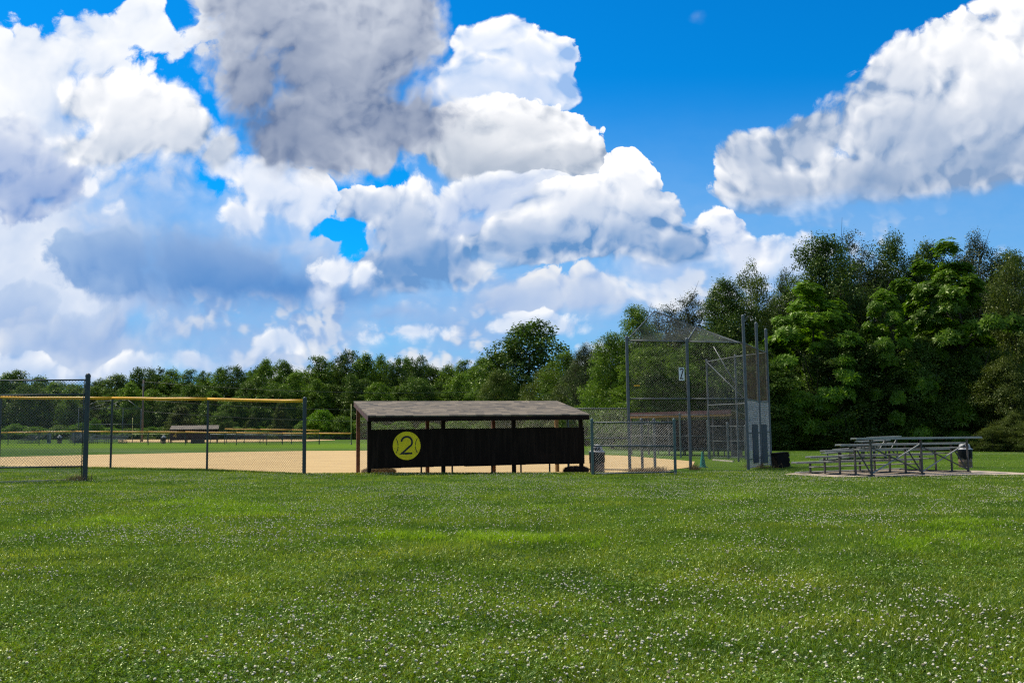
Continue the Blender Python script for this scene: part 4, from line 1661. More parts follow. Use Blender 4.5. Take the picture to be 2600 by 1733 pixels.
# ------------------------------------------------------------------ bleachers
def bleacher(label, loc, rz, L0, L1, frames, h=1.38, rows=5, run=.70, rise=.228, thick=1.0, group='aluminium bleachers'):
    """local frame: planks along +X, row 0 is the highest at y = 0, lower rows towards +Y"""
    t = thing('bleacher', label, 'bleacher', (0, 0, 0), group)
    for i in range(rows):
        y, z = i * run, h - i * rise
        mb = MB()
        mb.beam((L0, y, z), (L1, y, z), .25, .045)
        mb.beam((L0, y + .125, z - .035), (L1, y + .125, z - .035), .02, .03)
        mb.beam((L0, y - .125, z - .035), (L1, y - .125, z - .035), .02, .03)
        mb.build('seat_plank', M['alu'], t)
        zf = z - .40
        if zf > .04:
            mb = MB()
            mb.beam((L0 + .55, y + run * .5, zf), (L1 - .55, y + run * .5, zf), .24, .04)
            mb.build('foot_plank', M['alu'], t)
    for x in frames:
        mb = MB()
        for i in range(rows):
            y, z = i * run, h - i * rise
            mb.beam((x, y, .02), (x, y, z - .03), .06, .06, up=Vector((0, 1, 0)))
            if i < rows - 1:
                mb.beam((x, y + .03, z - rise - .17), (x, y + run - .03, z - rise - .17), .045, .05)
        mb.beam((x, -.1, .045), (x, (rows - 1) * run + .3, .045), .055, .05)
        mb.beam((x + .035, .05, .09), (x + .035, run * 1.0, h - rise - .1), .04, .04)
        mb.build('frame', M['alu_dark'], t)
    for xa, xb in zip(frames, frames[1:]):
        mb = MB()
        mb.beam((xa + .03, -.045, h - .35), (xb - .03, -.045, .10), .035, .04)
        mb.build('brace', M['alu_dark'], t)
        mb = MB()
        mb.beam((xa + .03, .045, .10), (xb - .03, .045, h - .25), .035, .04)
        mb.build('brace', M['alu'], t)
    t.location = loc
    t.rotation_euler = (0, 0, rz)
    return t


q = G(2214, 1210)
bl = bleacher('near aluminium bleacher seen from its braced back, on the sandy slab at the right', q, math.radians(31), -.90, 6.55, (0, 2.87, 5.73))
bl.rotation_euler = (0, math.radians(0.4), math.radians(31))
dup(bl, gx(2215, 51.0), rz=math.radians(52), scale=(.78, .9, .95), label='second bleacher half hidden behind the near one, before the dark wood')
# far ones
q = G(313, 1125.5)
b2 = bleacher('far bleacher facing the camera with five bright planks, right of the tall end post', q, math.radians(180), 0, 5.9, (.8, 3.0, 5.2), h=1.35, group='aluminium bleachers')
b2.location = (q.x, q.y + 3.2, q.z)
q = G(70, 1125)
dup(bl, (q.x, q.y + 1, q.z), rz=math.radians(75), scale=(.5, .8, .95), label='leftmost tiny far bleacher behind the tall left fence')
q = G(168, 1125)
dup(bl, (q.x, q.y + 2, q.z), rz=math.radians(35), scale=(.5, .8, .95), label='tiny far bleacher behind the tall left fence, just right of the narrow grey cabinet')


def cabinet(label, px, pyb, pyt, wpx, depth=.5):
    c = G(px, pyb)
    w = wpx / FPX * c.y
    h = top_z(px, pyt, c.y) - c.z
    t = thing('cabinet', label, 'cabinet', c)
    mb = MB()
    mb.box(c + Vector((0, 0, h / 2 - .1)), (w, depth, h))
    mb.build('body', M['grey_box'], t)
    mb = MB()
    mb.box(c + Vector((0, 0, h - .07)), (w + .1, depth + .1, .06))
    mb.build('roof', M['steel_dark'], t)
    mb = MB()
    mb.box(c + Vector((0, -depth / 2 - .012, h * .45)), (w * .7, .02, h * .72))
    mb.build('door', M['steel_dark'], t)


cabinet('narrow tall grey cabinet far behind the tall left fence', 124, 1125, 1098, 7)
cabinet('broad dark grey cabinet far away, just left of the tall end post', 198, 1124, 1092, 22, .9)
# ------------------------------------------------------------------ trees and bushes
M['leaf_bright'] = leafy('bright_green_leaves', (0.080, 0.175, 0.006), (0.170, 0.280, 0.014), (0.046, 0.110, 0.008), 0.44)
M['leaf_mid'] = leafy('mid_green_leaves', (0.078, 0.150, 0.014), (0.170, 0.245, 0.026), (0.042, 0.092, 0.012), 0.42)
M['leaf_dark'] = leafy('dark_green_leaves', (0.048, 0.092, 0.014), (0.110, 0.165, 0.026), (0.030, 0.064, 0.012), 0.38)
M['leaf_olive'] = leafy('olive_green_leaves', (0.070, 0.100, 0.018), (0.130, 0.155, 0.028), (0.048, 0.076, 0.018), 0.38)
M['leaf_grey'] = leafy('grey_green_leaves', (0.048, 0.064, 0.030), (0.085, 0.098, 0.048), (0.034, 0.050, 0.026), 0.30)
M['leaf_pale'] = leafy('pale_green_leaves', (0.085, 0.125, 0.030), (0.130, 0.175, 0.045), (0.060, 0.100, 0.024), 0.36)


def quads_from(P, A, Bv):
    """rhombus faces at P with half-axes A (long) and B (short)"""
    n = len(P)
    V = np.stack([P - A, P + Bv, P + A, P - Bv], 1).reshape(-1, 3)
    F = np.arange(4 * n).reshape(-1, 4)
    return V, F


def unit(v):
    return v / (np.linalg.norm(v, axis=1)[:, None] + 1e-9)


def crown_points(rs, H, R, shape, ncl, zlo):
    """centres of leaf clumps inside an uneven envelope"""
    C = []
    ph = rs.uniform(0, 6.28, 6)
    while len(C) < ncl:
        z = rs.uniform(0, 1)
        if shape == 'round':
            w = math.sqrt(max(0, 1 - (2 * z - 1) ** 2)) ** .75
        elif shape == 'dome':
            w = math.sqrt(max(0, 1 - z ** 2.6)) * (0.72 + 0.28 * min(1, z * 3))
        elif shape == 'column':
            w = (1 - z ** 1.9) ** .75 * (0.7 + .3 * min(1, z * 4))
        elif shape == 'cone':
            w = (1 - z) ** .8 + .03
        else:
            w = 1 - z
        a = rs.uniform(0, 2 * math.pi)
        lob = 1 + .18 * math.sin(2 * a + ph[0] + 2 * z) + .16 * math.sin(3 * a + ph[1] + 5 * z) + .15 * math.sin(9 * z + ph[2] + a) + .10 * math.sin(17 * z + ph[3] + 4 * a)
        r = (rs.uniform(0, 1) ** .42)
        zz = z * (1 - .10 * (1 + math.sin(3.7 * math.cos(a) * r + ph[4])) * r)
        C.append((math.cos(a) * r * w * R * lob, math.sin(a) * r * w * R * lob, zlo + zz * (H - zlo)))
    return np.array(C)


def tree_meshes(name, seed, H=10.0, R=3.6, shape='round', ncl=110, leaves=230, leaf=.2, clump=.95, zlo=1.2, kind='leaf', mat='leaf_mid', trunk_r=.2, flat=.7, bare=False, aspect=.42, droop=0.0):
    rs = np.random.default_rng(seed)
    C = crown_points(rs, H, R, shape, ncl, zlo)
    rc = clump * rs.uniform(.6, 1.25, ncl) * (R / 3.6)
    # leaves on each clump
    n = ncl * leaves
    ci = np.repeat(np.arange(ncl), leaves)
    d = unit(rs.normal(0, 1, (n, 3)))
    d[:, 2] = np.where(d[:, 2] < -.2, -d[:, 2] * .8, d[:, 2])
    rad = rs.uniform(.35, 1.0, n) ** .5
    ctr = C[ci]
    off = d * (rc[ci] * rad)[:, None]
    off[:, 2] *= flat
    P = ctr + off + rs.normal(0, .17 * clump, (n, 3))
    out_dir = unit(np.stack([P[:, 0], P[:, 1], (P[:, 2] - H * .45) * .6], -1))
    if kind == 'leaf':
        nrm = unit(d * .55 + out_dir * .25 + np.array([0, 0, .55]) + rs.normal(0, .55, (n, 3)))
        t = unit(np.cross(nrm, rs.normal(0, 1, (n, 3))))
        s = leaf * rs.uniform(.55, 1.25, n)
        A = t * (s * .5)[:, None]
        Bv = np.cross(nrm, t) * (s * .5 * aspect * 1.6)[:, None]
        V, F = quads_from(P, A, Bv)
    else:
        # tufts: fans of long leaflets, drooping at the tips
        per = 7
        m = n // per
        T = P[:m]
        ud = unit(d[:m] * .6 + out_dir[:m] * .5 + np.array([0, 0, .35]))
        Vs, base = [], 0
        ref = unit(np.cross(ud, rs.normal(0, 1, (m, 3))))
        ref2 = np.cross(ud, ref)
        sz = leaf * rs.uniform(.7, 1.3, m)
        Pl, Al, Bl = [], [], []
        for k in range(per):
            a = 2 * math.pi * k / per + rs.uniform(-.25, .25, m)
            dr = ref * np.cos(a)[:, None] + ref2 * np.sin(a)[:, None]
            dr = unit(dr + ud * .35 + np.array([0, 0, -.30 - droop]))
            ln = sz * rs.uniform(.8, 1.2, m)
            A = dr * (ln * .5)[:, None]
            side = unit(np.cross(dr, ud + rs.normal(0, .35, (m, 3))))
            Bl.append(side * (ln * .5 * aspect * .55)[:, None])
            Al.append(A)
            Pl.append(T + A * 1.05)
        V, F = quads_from(np.concatenate(Pl), np.concatenate(Al), np.concatenate(Bl))
    crown = np_mesh(name + '_crown', V, F, M[mat])
    # trunk and limbs
    mb = MB()
    tz = zlo + (H - zlo) * .72
    pts = [Vector((0, 0, -.4))]
    x = y = 0
    for k in range(1, 7):
        x += rs.normal(0, .06) * R / 3.6
        y += rs.normal(0, .06) * R / 3.6
        pts.append(Vector((x, y, tz * k / 6)))
    if shape != 'bushy':
        mb.tube(pts, [trunk_r * (1.25 - k * .17) for k in range(7)], 8)
    nl = min(ncl, 26 if not bare else 40)
    for i in rs.choice(ncl, nl, replace=False):
        c = Vector(C[i])
        k = min(6, max(1, int(max(0, (c.z - .28 * math.hypot(c.x, c.y) * 1.6)) / tz * 6)))
        s = pts[k]
        md = s.lerp(c, .55) + Vector((rs.normal(0, .15), rs.normal(0, .15), -.10 * (c - s).length))
        mb.tube([s, md, c, c + (c - md) * .25], [trunk_r * .42 * (1 - k * .08), trunk_r * .24, trunk_r * .10, .012], 5)
        if bare:
            for _ in range(5):
                e = c + Vector(rs.normal(0, .55, 3) + np.array([0, 0, .35]))
                mb.tube([md.lerp(c, rs.uniform(.3, 1)), e], [.03, .008], 3, caps=False)
    me = bpy.data.meshes.new(name + '_trunk')
    me.from_pydata(mb.v, [], mb.f)
    me.materials.append(M['bark'])
    me.polygons.foreach_set('use_smooth', mb.smooth)
    me.update()
    return crown, me, H, R


KIND = {}


def kind(key, **kw):
    KIND[key] = [tree_meshes('%s%d' % (key, i), 100 + 17 * i + len(key) * 7, **kw) for i in range(kw.pop('variants', 1))] if False else None
    v = kw.pop('variants', 1)
    KIND[key] = [tree_meshes('%s_%d' % (key, i), 100 + 17 * i + sum(map(ord, key)), **kw) for i in range(v)]


# large ones for the near wood on the right (metres at unit height 10)
kind('ailanthus', variants=3, H=10, R=3.9, shape='dome', ncl=560, leaves=140, leaf=.25, clump=.56, zlo=.3, kind='tuft', mat='leaf_bright', trunk_r=.17, flat=.9, aspect=.55)
kind('broad', variants=3, H=10, R=3.6, shape='dome', ncl=620, leaves=95, leaf=.13, clump=.62, zlo=.4, mat='leaf_dark', trunk_r=.18, flat=.9)
kind('leafy', variants=3, H=10, R=3.7, shape='dome', ncl=560, leaves=95, leaf=.14, clump=.62, zlo=.3, mat='leaf_mid', trunk_r=.17, flat=.9)
kind('sparse', variants=3, H=10, R=3.5, shape='dome', ncl=380, leaves=95, leaf=.11, clump=.62, zlo=1.2, mat='leaf_grey', trunk_r=.14, bare=True, flat=.9)
kind('olive', variants=2, H=10, R=3.7, shape='dome', ncl=230, leaves=150, leaf=.15, clump=.85, zlo=.2, mat='leaf_olive', trunk_r=.15, flat=.9)
# far wood
kind('fardark', variants=3, H=10, R=3.4, shape='round', ncl=300, leaves=66, leaf=.23, clump=.72, zlo=.3, mat='leaf_dark', trunk_r=.16, flat=1.0)
kind('farmid', variants=5, H=10, R=3.3, shape='dome', ncl=300, leaves=72, leaf=.20, clump=.72, zlo=.2, mat='leaf_mid', trunk_r=.16, flat=1.0)
kind('farpale', variants=1, H=10, R=2.8, shape='dome', ncl=120, leaves=110, leaf=.24, clump=.9, zlo=.6, mat='leaf_pale', trunk_r=.14, flat=1.0)
kind('cedar', variants=2, H=10, R=4.2, shape='cone', ncl=150, leaves=130, leaf=.34, clump=1.0, zlo=.1, mat='leaf_olive', trunk_r=.16)
kind('bush', variants=3, H=10, R=7.0, shape='dome', ncl=150, leaves=130, leaf=.50, clump=1.15, zlo=.0, mat='leaf_mid', trunk_r=.10)
kind('brightbush', variants=2, H=10, R=7.0, shape='dome', ncl=150, leaves=130, leaf=.50, clump=1.15, zlo=.0, mat='leaf_bright', trunk_r=.10)

_cnt = {}
GROUP = {'w': 'trees of the near wood on the right', 'f': 'trees of the far wood', 'b': 'bushes along the wood edges', 'm': 'trees between the far wood and the near wood'}


def plant(k, px, pytop, wpx, Y, label, grp, name=None, cat=None, sink=0.0):
    g = gx(px, Y)
    H = top_z(px, pytop, Y) - g.z
    i = _cnt.get(k, 0)
    _cnt[k] = i + 1
    crown, trunk, h0, r0 = KIND[k][i % len(KIND[k])]
    isb = grp == 'b'
    name = name or ('bush' if isb else ('cedar_tree' if k == 'cedar' else 'broadleaf_tree'))
    t = thing(name, label, cat or ('bush' if isb else 'tree'), (g.x, g.y, g.z - sink), GROUP[grp])
    sxy = (wpx * (1.55 if k in ('broad', 'sparse') else 1.3 if k in ('leafy', 'ailanthus') else 1.15) / FPX * Y) / (2 * r0 * 1.05)
    sz = (H + sink) / h0 / 1.035
    t.scale = (sxy, sxy, sz)
    t.rotation_euler = (0, 0, (i * 2.399 + px * .01) % 6.283)
    a = link('foliage' if isb else 'crown', crown, t)
    b = link('stem' if isb else 'trunk', trunk, t)
    return t


# --- near wood, right: front row
W_ = 'w'
plant('ailanthus', 2065, 712, 262, 86, 'bright green feathery tree right behind the backstop posts', W_)
plant('ailanthus', 2440, 618, 290, 85, 'tallest bright green feathery tree, behind the right end of the near bleacher', W_)
plant('ailanthus', 2262, 742, 190, 84, 'lower bright green feathery tree between the two big bright ones', W_)
plant('leafy', 1625, 764, 138, 92, 'mid green tree just behind the left post of the big backstop', W_)
plant('leafy', 1555, 838, 150, 90, 'mid green rounded tree left of the big backstop, above the taller link fence', W_)
plant('leafy', 1665, 872, 190, 82, 'green tree filling the view through the left half of the backstop mesh', W_)
plant('broad', 1790, 850, 210, 86, 'dark tree seen through the middle of the backstop mesh, behind the maroon-edged dugout', W_)
plant('broad', 1905, 870, 190, 84, 'dark green tree behind the brown net of the backstop', W_)
plant('olive', 2595, 640, 190, 88, 'olive green tall tree at the right edge, behind the end of the slab', W_)
plant('olive', 2570, 905, 150, 78, 'low olive tree at the right edge, in front of the tall ones', W_)
plant('broad', 2170, 820, 210, 85, 'dark shaded tree directly behind the left half of the near bleacher', W_)
plant('broad', 2350, 850, 190, 84, 'dark shaded tree directly behind the right half of the near bleacher', W_)
plant('broad', 2500, 880, 190, 84, 'dark shaded tree above the right domed bin', W_)
plant('broad', 2760, 680, 260, 86, 'dark tall tree at the outer right end of the near wood', W_)
# --- near wood: middle and back rows
plant('broad', 1855, 700, 150, 94, 'dark tree with a tall top just left of the bare backstop post tips', W_)
plant('olive', 1925, 664, 150, 96, 'brownish green tree whose top stands above the three bare backstop posts', W_)
plant('sparse', 1690, 770, 150, 100, 'thin twiggy tree above the peak of the backstop hood, sky showing through', W_)
plant('sparse', 1765, 742, 150, 102, 'thin grey-green tree above the sloping edge of the backstop hood', W_)
plant('sparse', 1488, 868, 100, 105, 'thin twiggy grey tree between the big dark round tree and the bright ones', W_)
plant('sparse', 2010, 678, 110, 100, 'thin light tree in the dip of the skyline left of the tallest trees', W_)
plant('broad', 2105, 592, 190, 97, 'tall dark grey-green tree, left one of the high skyline above the bleacher', W_)
plant('sparse', 2185, 590, 160, 101, 'tall airy tree with dark limbs showing sky, above the left half of the bleacher', W_)
plant('broad', 2285, 585, 150, 100, 'tall dark tree in the centre of the high skyline above the bleacher', W_)
plant('broad', 2385, 606, 150, 100, 'tall dark tree just left of the tallest bright feathery one', W_)
plant('sparse', 2500, 584, 150, 101, 'airy tree top rising above the tallest bright feathery tree', W_)
plant('broad', 2580, 634, 150, 100, 'dark tree top at the right end of the high skyline', W_)
for (px, py, w, Y, lab) in ((2000, 760, 200, 104, 'shaded tree deep in the near wood, left of the high skyline trees'),
                            (2140, 700, 220, 106, 'shaded tree deep in the near wood, below the left high crown'),
                            (2260, 700, 220, 108, 'shaded tree deep in the near wood behind the lower bright tree'),
                            (2400, 690, 220, 108, 'shaded tree deep in the near wood, behind the tallest bright tree'),
                            (2530, 700, 220, 107, 'shaded tree deep in the near wood, left of the right edge'),
                            (2690, 720, 240, 106, 'shaded tree deep in the near wood at the right border'),
                            (1880, 790, 200, 100, 'shaded tree deep behind the right posts of the backstop'),
                            (1760, 840, 200, 99, 'shaded tree deep behind the middle of the backstop'),
                            (1650, 860, 200, 98, 'shaded tree deep behind the left post of the backstop')):
    plant('broad', px, py, w, Y, lab, W_)
# --- between
plant('fardark', 1345, 810, 222, 150, 'big dark round tree standing high above the right end of the dugout roof', 'm')
plant('fardark', 1292, 875, 160, 148, 'dark lower shoulder of foliage left of the big dark round tree', 'm')
plant('olive', 1258, 940, 105, 140, 'olive green tree behind the dugout roof, left of the big dark round tree', 'm')
plant('leafy', 1445, 885, 150, 124, 'mid green tree in the gap between the big dark round tree and the backstop trees', 'm')
plant('olive', 1395, 925, 170, 128, 'olive green tree behind the right end of the dugout roof', 'm')
plant('olive', 1465, 945, 150, 118, 'olive brown tree behind the taller link fence, right of the dugout roof', 'm')
plant('broad', 1512, 880, 120, 112, 'dark tree behind the taller link fence, next to the left backstop post', 'm')
plant('broad', 1590, 930, 160, 104, 'dark tree behind the left backstop post, above the maroon roof edge', 'm')
# --- far wood, skyline trees from the left edge
F_ = 'f'
far = [('fardark', -45, 946, 90, 250, 'dark tree of the far wood just outside the left edge'),
       ('fardark', 25, 938, 84, 246, 'dark round tree of the far wood above the left end of the tall fence'),
       ('fardark', 82, 966, 62, 252, 'lower dark tree next to the round one above the left end of the tall fence'),
       ('farmid', 140, 970, 72, 250, 'green tree whose top shows between the two upper rails of the tall fence'),
       ('farmid', 190, 972, 66, 254, 'green tree just left of the tall end post, between its upper rails'),
       ('farmid', 232, 1000, 50, 250, 'lowest dip of the far wood right of the tall end post'),
       ('fardark', 262, 978, 52, 254, 'small dark tree right of the tall end post, left of the pale one'),
       ('farpale', 303, 950, 58, 240, 'pale yellow-green tree above the left yellow capping'),
       ('fardark', 350, 932, 66, 246, 'dark round tree behind the wooden pole'),
       ('fardark', 392, 932, 64, 252, 'dark tree just right of the wooden pole'),
       ('farmid', 436, 934, 66, 250, 'green tree above the left end of the far brown dugout'),
       ('farmid', 478, 936, 52, 246, 'green tree above the middle of the far brown dugout'),
       ('fardark', 514, 938, 46, 254, 'dark tree above the right end of the far brown dugout'),
       ('farmid', 556, 930, 58, 250, 'green pointed tree above the dark vine-covered bush'),
       ('fardark', 598, 926, 54, 246, 'dark pointed tree right of the vine-covered bush'),
       ('farmid', 632, 940, 44, 254, 'lower green tree in the dip left of the thin-topped pair'),
       ('farmid', 672, 910, 50, 250, 'narrow thin-topped tree left of the thick grey fence end post'),
       ('farmid', 722, 912, 72, 246, 'broad green tree just left of the thick grey fence end post'),
       ('fardark', 762, 944, 52, 252, 'low dark tree right above the thick grey fence end post'),
       ('farmid', 808, 902, 72, 246, 'tall green tree between the fence end post and the foul pole'),
       ('fardark', 845, 914, 50, 254, 'dark tree just left of the foul pole top'),
       ('fardark', 876, 888, 62, 248, 'highest pointed dark tree above the foul pole'),
       ('farmid', 930, 894, 66, 246, 'tall green tree above the left corner of the dugout roof'),
       ('farmid', 970, 896, 52, 252, 'green tree above the dugout roof, above the yellow ball sign'),
       ('fardark', 1004, 904, 52, 248, 'dark tree above the dugout roof, right above the yellow ball sign'),
       ('farmid', 1034, 906, 44, 254, 'narrow green tree above the dugout roof left of its isolated round top'),
       ('fardark', 1062, 898, 50, 246, 'dark round-topped tree above the left third of the dugout roof'),
       ('fardark', 1100, 926, 60, 252, 'lower dark tree above the middle of the dugout roof'),
       ('farmid', 1140, 922, 62, 248, 'yellow-green low tree above the middle of the dugout roof'),
       ('farmid', 1178, 912, 58, 244, 'bright green tree above the middle of the dugout roof'),
       ('farmid', 1222, 904, 78, 240, 'broad bright green tree left of the big dark round tree'),
       ('farmid', 1270, 925, 70, 246, 'green tree just left of the big dark round tree')]
for k, px, py, w, Y, lab in far:
    plant(k, px, py, w * (1.35 if k == 'fardark' else 1.6), Y, lab, F_)
# second rank, filling below the skyline
row2 = []
names2 = ['behind the left end of the tall fence', 'behind the middle of the tall fence', 'behind the right part of the tall fence', 'just left of the tall end post',
          'just right of the tall end post', 'behind the faint far backstop', 'at the foot of the wooden pole', 'left of the far brown dugout', 'behind the far brown dugout',
          'right of the far brown dugout', 'behind the vine-covered bush', 'right of the vine-covered bush', 'left of the grey cedar', 'behind the grey cedar',
          'behind the thick grey fence end post', 'right of the thick grey fence end post', 'left of the foul pole', 'right of the foul pole',
          'behind the left end of the dugout roof', 'behind the roof above the yellow sign', 'behind the roof right of the yellow sign', 'behind the left third of the roof',
          'behind the middle of the roof', 'behind the roof right of its middle', 'behind the roof near its right third', 'behind the roof left of the big round tree']
for i, nm in enumerate(names2):
    px = -30 + i * 52
    py = 985 + [0, 14, -12, 8, 20, -6, 10, -16][i % 8] - (25 if i > 12 else 0)
    plant(('farmid', 'fardark', 'fardark', 'farmid')[i % 4], px, py, 95, 226 + (i * 7) % 12, 'shaded lower tree of the far wood, %s' % nm, F_)
names3 = ['at the left edge', 'left of centre of the tall fence', 'right of centre of the tall fence', 'at the tall end post', 'behind the pale tree', 'behind the wooden pole',
          'behind the dugout gap', 'over the far brown dugout', 'over the vine-covered bush', 'left of the thin-topped pair', 'behind the thin-topped pair', 'at the thick grey end post',
          'left of the foul pole', 'at the foul pole', 'over the roof corner', 'over the yellow sign', 'over the left third of the roof', 'over the middle of the roof',
          'over the right of the roof middle', 'left of the big round tree']
for i, nm in enumerate(names3):
    px = -20 + i * 68
    py = 960 + [0, 10, -6, 12][i % 4] - (28 if i > 9 else 0)
    plant('fardark', px, py, 120, 264, 'rearmost shaded tree of the far wood, %s' % nm, F_)
# --- bushes and small trees at the foot of the far wood
plant('cedar', 458, 1030, 100, 205, 'olive conical cedar right behind the far brown dugout', 'b', 'cedar_tree', 'tree')
plant('brightbush', 240, 1064, 34, 205, 'small bright green round tree right of the tall end post', 'b')
plant('fardark', 562, 1046, 62, 205, 'dark dome-shaped vine-covered bush right of the far brown dugout', 'b')
plant('cedar', 640, 1046, 40, 212, 'small dark cedar between the vine-covered bush and the grey cedar', 'b', 'cedar_tree', 'tree')
plant('cedar', 713, 1020, 62, 208, 'grey-green cedar left of the thick grey fence end post', 'b', 'cedar_tree', 'tree')
plant('brightbush', 815, 1043, 78, 206, 'bright green pointed bush right of the thick grey fence end post', 'b')
plant('bush', 868, 1056, 60, 206, 'green bush just left of the foul pole', 'b')
plant('bush', 770, 1070, 56, 206, 'pale green bush at the foot of the thick grey fence end post', 'b')
plant('bush', 920, 1062, 60, 206, 'green bush behind the left posts of the dugout', 'b')
low = [(-20, 1080, 'at the left edge'), (40, 1078, 'left of the small far bleachers'), (90, 1084, 'behind the leftmost far bleacher'), (150, 1080, 'behind the narrow grey cabinet'),
       (205, 1076, 'behind the broad dark cabinet'), (275, 1086, 'behind the bright far bleacher'), (330, 1088, 'at the thin yellowish pole'), (385, 1085, 'right of the wooden pole'),
       (420, 1084, 'at the left end of the far brown dugout'), (600, 1084, 'at the left end of the short raised fence'), (650, 1083, 'behind the short raised fence'),
       (700, 1086, 'at the foot of the grey cedar'), (745, 1084, 'left of the thick grey end post'), (960, 1078, 'seen through the roof gap over the sign'),
       (1020, 1070, 'seen through the roof gap right of the sign'), (1090, 1074, 'seen through the second roof gap'), (1160, 1066, 'seen through the middle roof gap'),
       (1230, 1072, 'seen through the roof gap right of the middle'), (1300, 1064, 'seen through the third roof gap')]
for i, (px, py, nm) in enumerate(low):
    plant('brightbush' if i % 3 else 'bush', px, py, 70, 212, 'low leafy thicket below the far wood, %s' % nm, 'b', 'thicket')
# --- bushes right of the dugout and along the near wood
mid = [(1370, 1052, 90, 130, 'green bush behind the yellow-capped slanting fence'), (1450, 1046, 100, 122, 'bright bush above the yellow-capped slanting fence'),
       (1530, 1050, 100, 112, 'dark bush behind the low grey-green panel'), (1610, 1060, 90, 98, 'dark bush behind the maroon-edged dugout'),
       (1700, 1062, 100, 92, 'bush behind the roof of the maroon-edged dugout'), (1790, 1040, 100, 90, 'bush right of the maroon-edged dugout'),
       (1880, 1010, 100, 84, 'bright bush seen inside the right half of the backstop'),
       (1990, 1085, 100, 84, 'low bush at the wood edge right of the backstop'), (2060, 1092, 100, 84, 'low bush at the wood edge above the dark box'),
       (2130, 1096, 90, 83, 'low dark bush at the wood edge left of the bleacher'), (2200, 1094, 90, 83, 'low bush at the wood edge behind the bleacher planks'),
       (2285, 1078, 80, 83, 'pale low bush showing above the top bleacher plank'), (2360, 1080, 90, 82, 'low bush above the right half of the top plank'),
       (2440, 1096, 90, 80, 'dark low bush behind the right domed bin'), (2520, 1080, 90, 76, 'green bush right of the right domed bin'),
       (2580, 1040, 90, 76, 'leafy bush at the right edge above the grass'), (2640, 1050, 120, 73, 'leafy bush beyond the right edge'), (2565, 1010, 110, 80, 'tall pale green bush at the right edge')]
for i, (px, py, w, Y, lab) in enumerate(mid):
    plant('olive' if px >= 2520 else ('brightbush' if px in (1450, 1880, 2285, 2520, 1370) else 'bush'), px, py, w, Y, lab, 'b')
# ------------------------------------------------------------------ lawn: blades, clover leaves and clover flowers
M['blade'] = leafy('grass_blades', (0.072, 0.146, 0.008), (0.325, 0.385, 0.052), (0.060, 0.122, 0.008), 0.42, big=0.6, glossy=0.045, patchy=True)
M['clover'] = leafy('clover_leaves', (0.064, 0.160, 0.008), (0.240, 0.365, 0.036), (0.054, 0.128, 0.008), 0.38, big=0.8, glossy=0.045, patchy=True)
M['crab'] = leafy('pale_grass_blades', (0.19, 0.30, 0.014), (0.32, 0.42, 0.03), (0.14, 0.24, 0.012), 0.45, big=0.6)
M['petal'] = simple('clover_petals', (0.76, 0.69, 0.48), 0.8, 0.0, 0.12, 30.0, spec=0.1)
M['petal_low'] = simple('faded_clover_petals', (0.46, 0.37, 0.25), 0.9, 0.0, 0.3, 30.0, spec=0.1)


def lawn_points(n_target, y0, y1, power, seed, right_only=False, margin=1.6):
    """random ground points in front of the field, denser towards the camera"""
    rs = np.random.default_rng(seed)
    u = rs.uniform(0, 1, n_target)
    e = 1 - power + 1        # density * width ~ Y^(1-power)
    if abs(e) < 1e-3:
        Y = y0 * (y1 / y0) ** u
    else:
        Y = (y0 ** e + u * (y1 ** e - y0 ** e)) ** (1 / e)
    X = rs.uniform(-1, 1, n_target) * (Y * .60 + margin)
    lim = np.interp(X, LX, LY)
    ok = (Y < lim + .35) | (X > 7.0 + (Y - 36) * .22)
    # keep the slab clear
    sx, sy = X, Y
    return X[ok], Y[ok]


SLAB = [G(1990, 1204), G(2120, 1211.5), G(2300, 1209), G(2480, 1205.5), G(2650, 1205), G(2650, 1201), G(2480, 1194), G(2300, 1191), G(2110, 1194)]


def inside(X, Y, poly):
    c = np.zeros(len(X), bool)
    n = len(poly)
    for i in range(n):
        a, b = poly[i], poly[(i + 1) % n]
        cond = ((a.y > Y) != (b.y > Y)) & (X < (b.x - a.x) * (Y - a.y) / (b.y - a.y + 1e-12) + a.x)
        c ^= cond
    return c


def blades(name, X, Y, h, w, mat, seed, lean=.45, bent=True):
    rs = np.random.default_rng(seed)
    n = len(X)
    P = np.stack([X, Y, gz(X, Y)], -1)
    a = rs.uniform(0, 2 * math.pi, n)
    s = np.stack([np.cos(a), np.sin(a), np.zeros(n)], -1) * (w * .5)[:, None]
    b = rs.uniform(0, 2 * math.pi, n)
    L = np.abs(rs.normal(0, lean, n))
    up = np.stack([np.cos(b) * L, np.sin(b) * L, np.ones(n)], -1)
    up /= np.linalg.norm(up, axis=1)[:, None]
    up *= h[:, None]
    if bent:
        mid = P + up * .55
        bend = np.stack([np.cos(b) * h * .35, np.sin(b) * h * .35, -h * .12], -1) * rs.uniform(0.2, 1.3, n)[:, None]
        tip = P + up + bend
        V = np.stack([P - s, P + s, mid + s * .8, tip, mid - s * .8], 1).reshape(-1, 3)
        i = np.arange(n)[:, None] * 5
        F = np.concatenate([i + np.array([[0, 1, 2]]), i + np.array([[0, 2, 4]]), i + np.array([[4, 2, 3]])], 1).reshape(-1, 3)
    else:
        V = np.stack([P - s, P + s, P + up], 1).reshape(-1, 3)
        F = np.arange(3 * n).reshape(-1, 3)
    return V, F


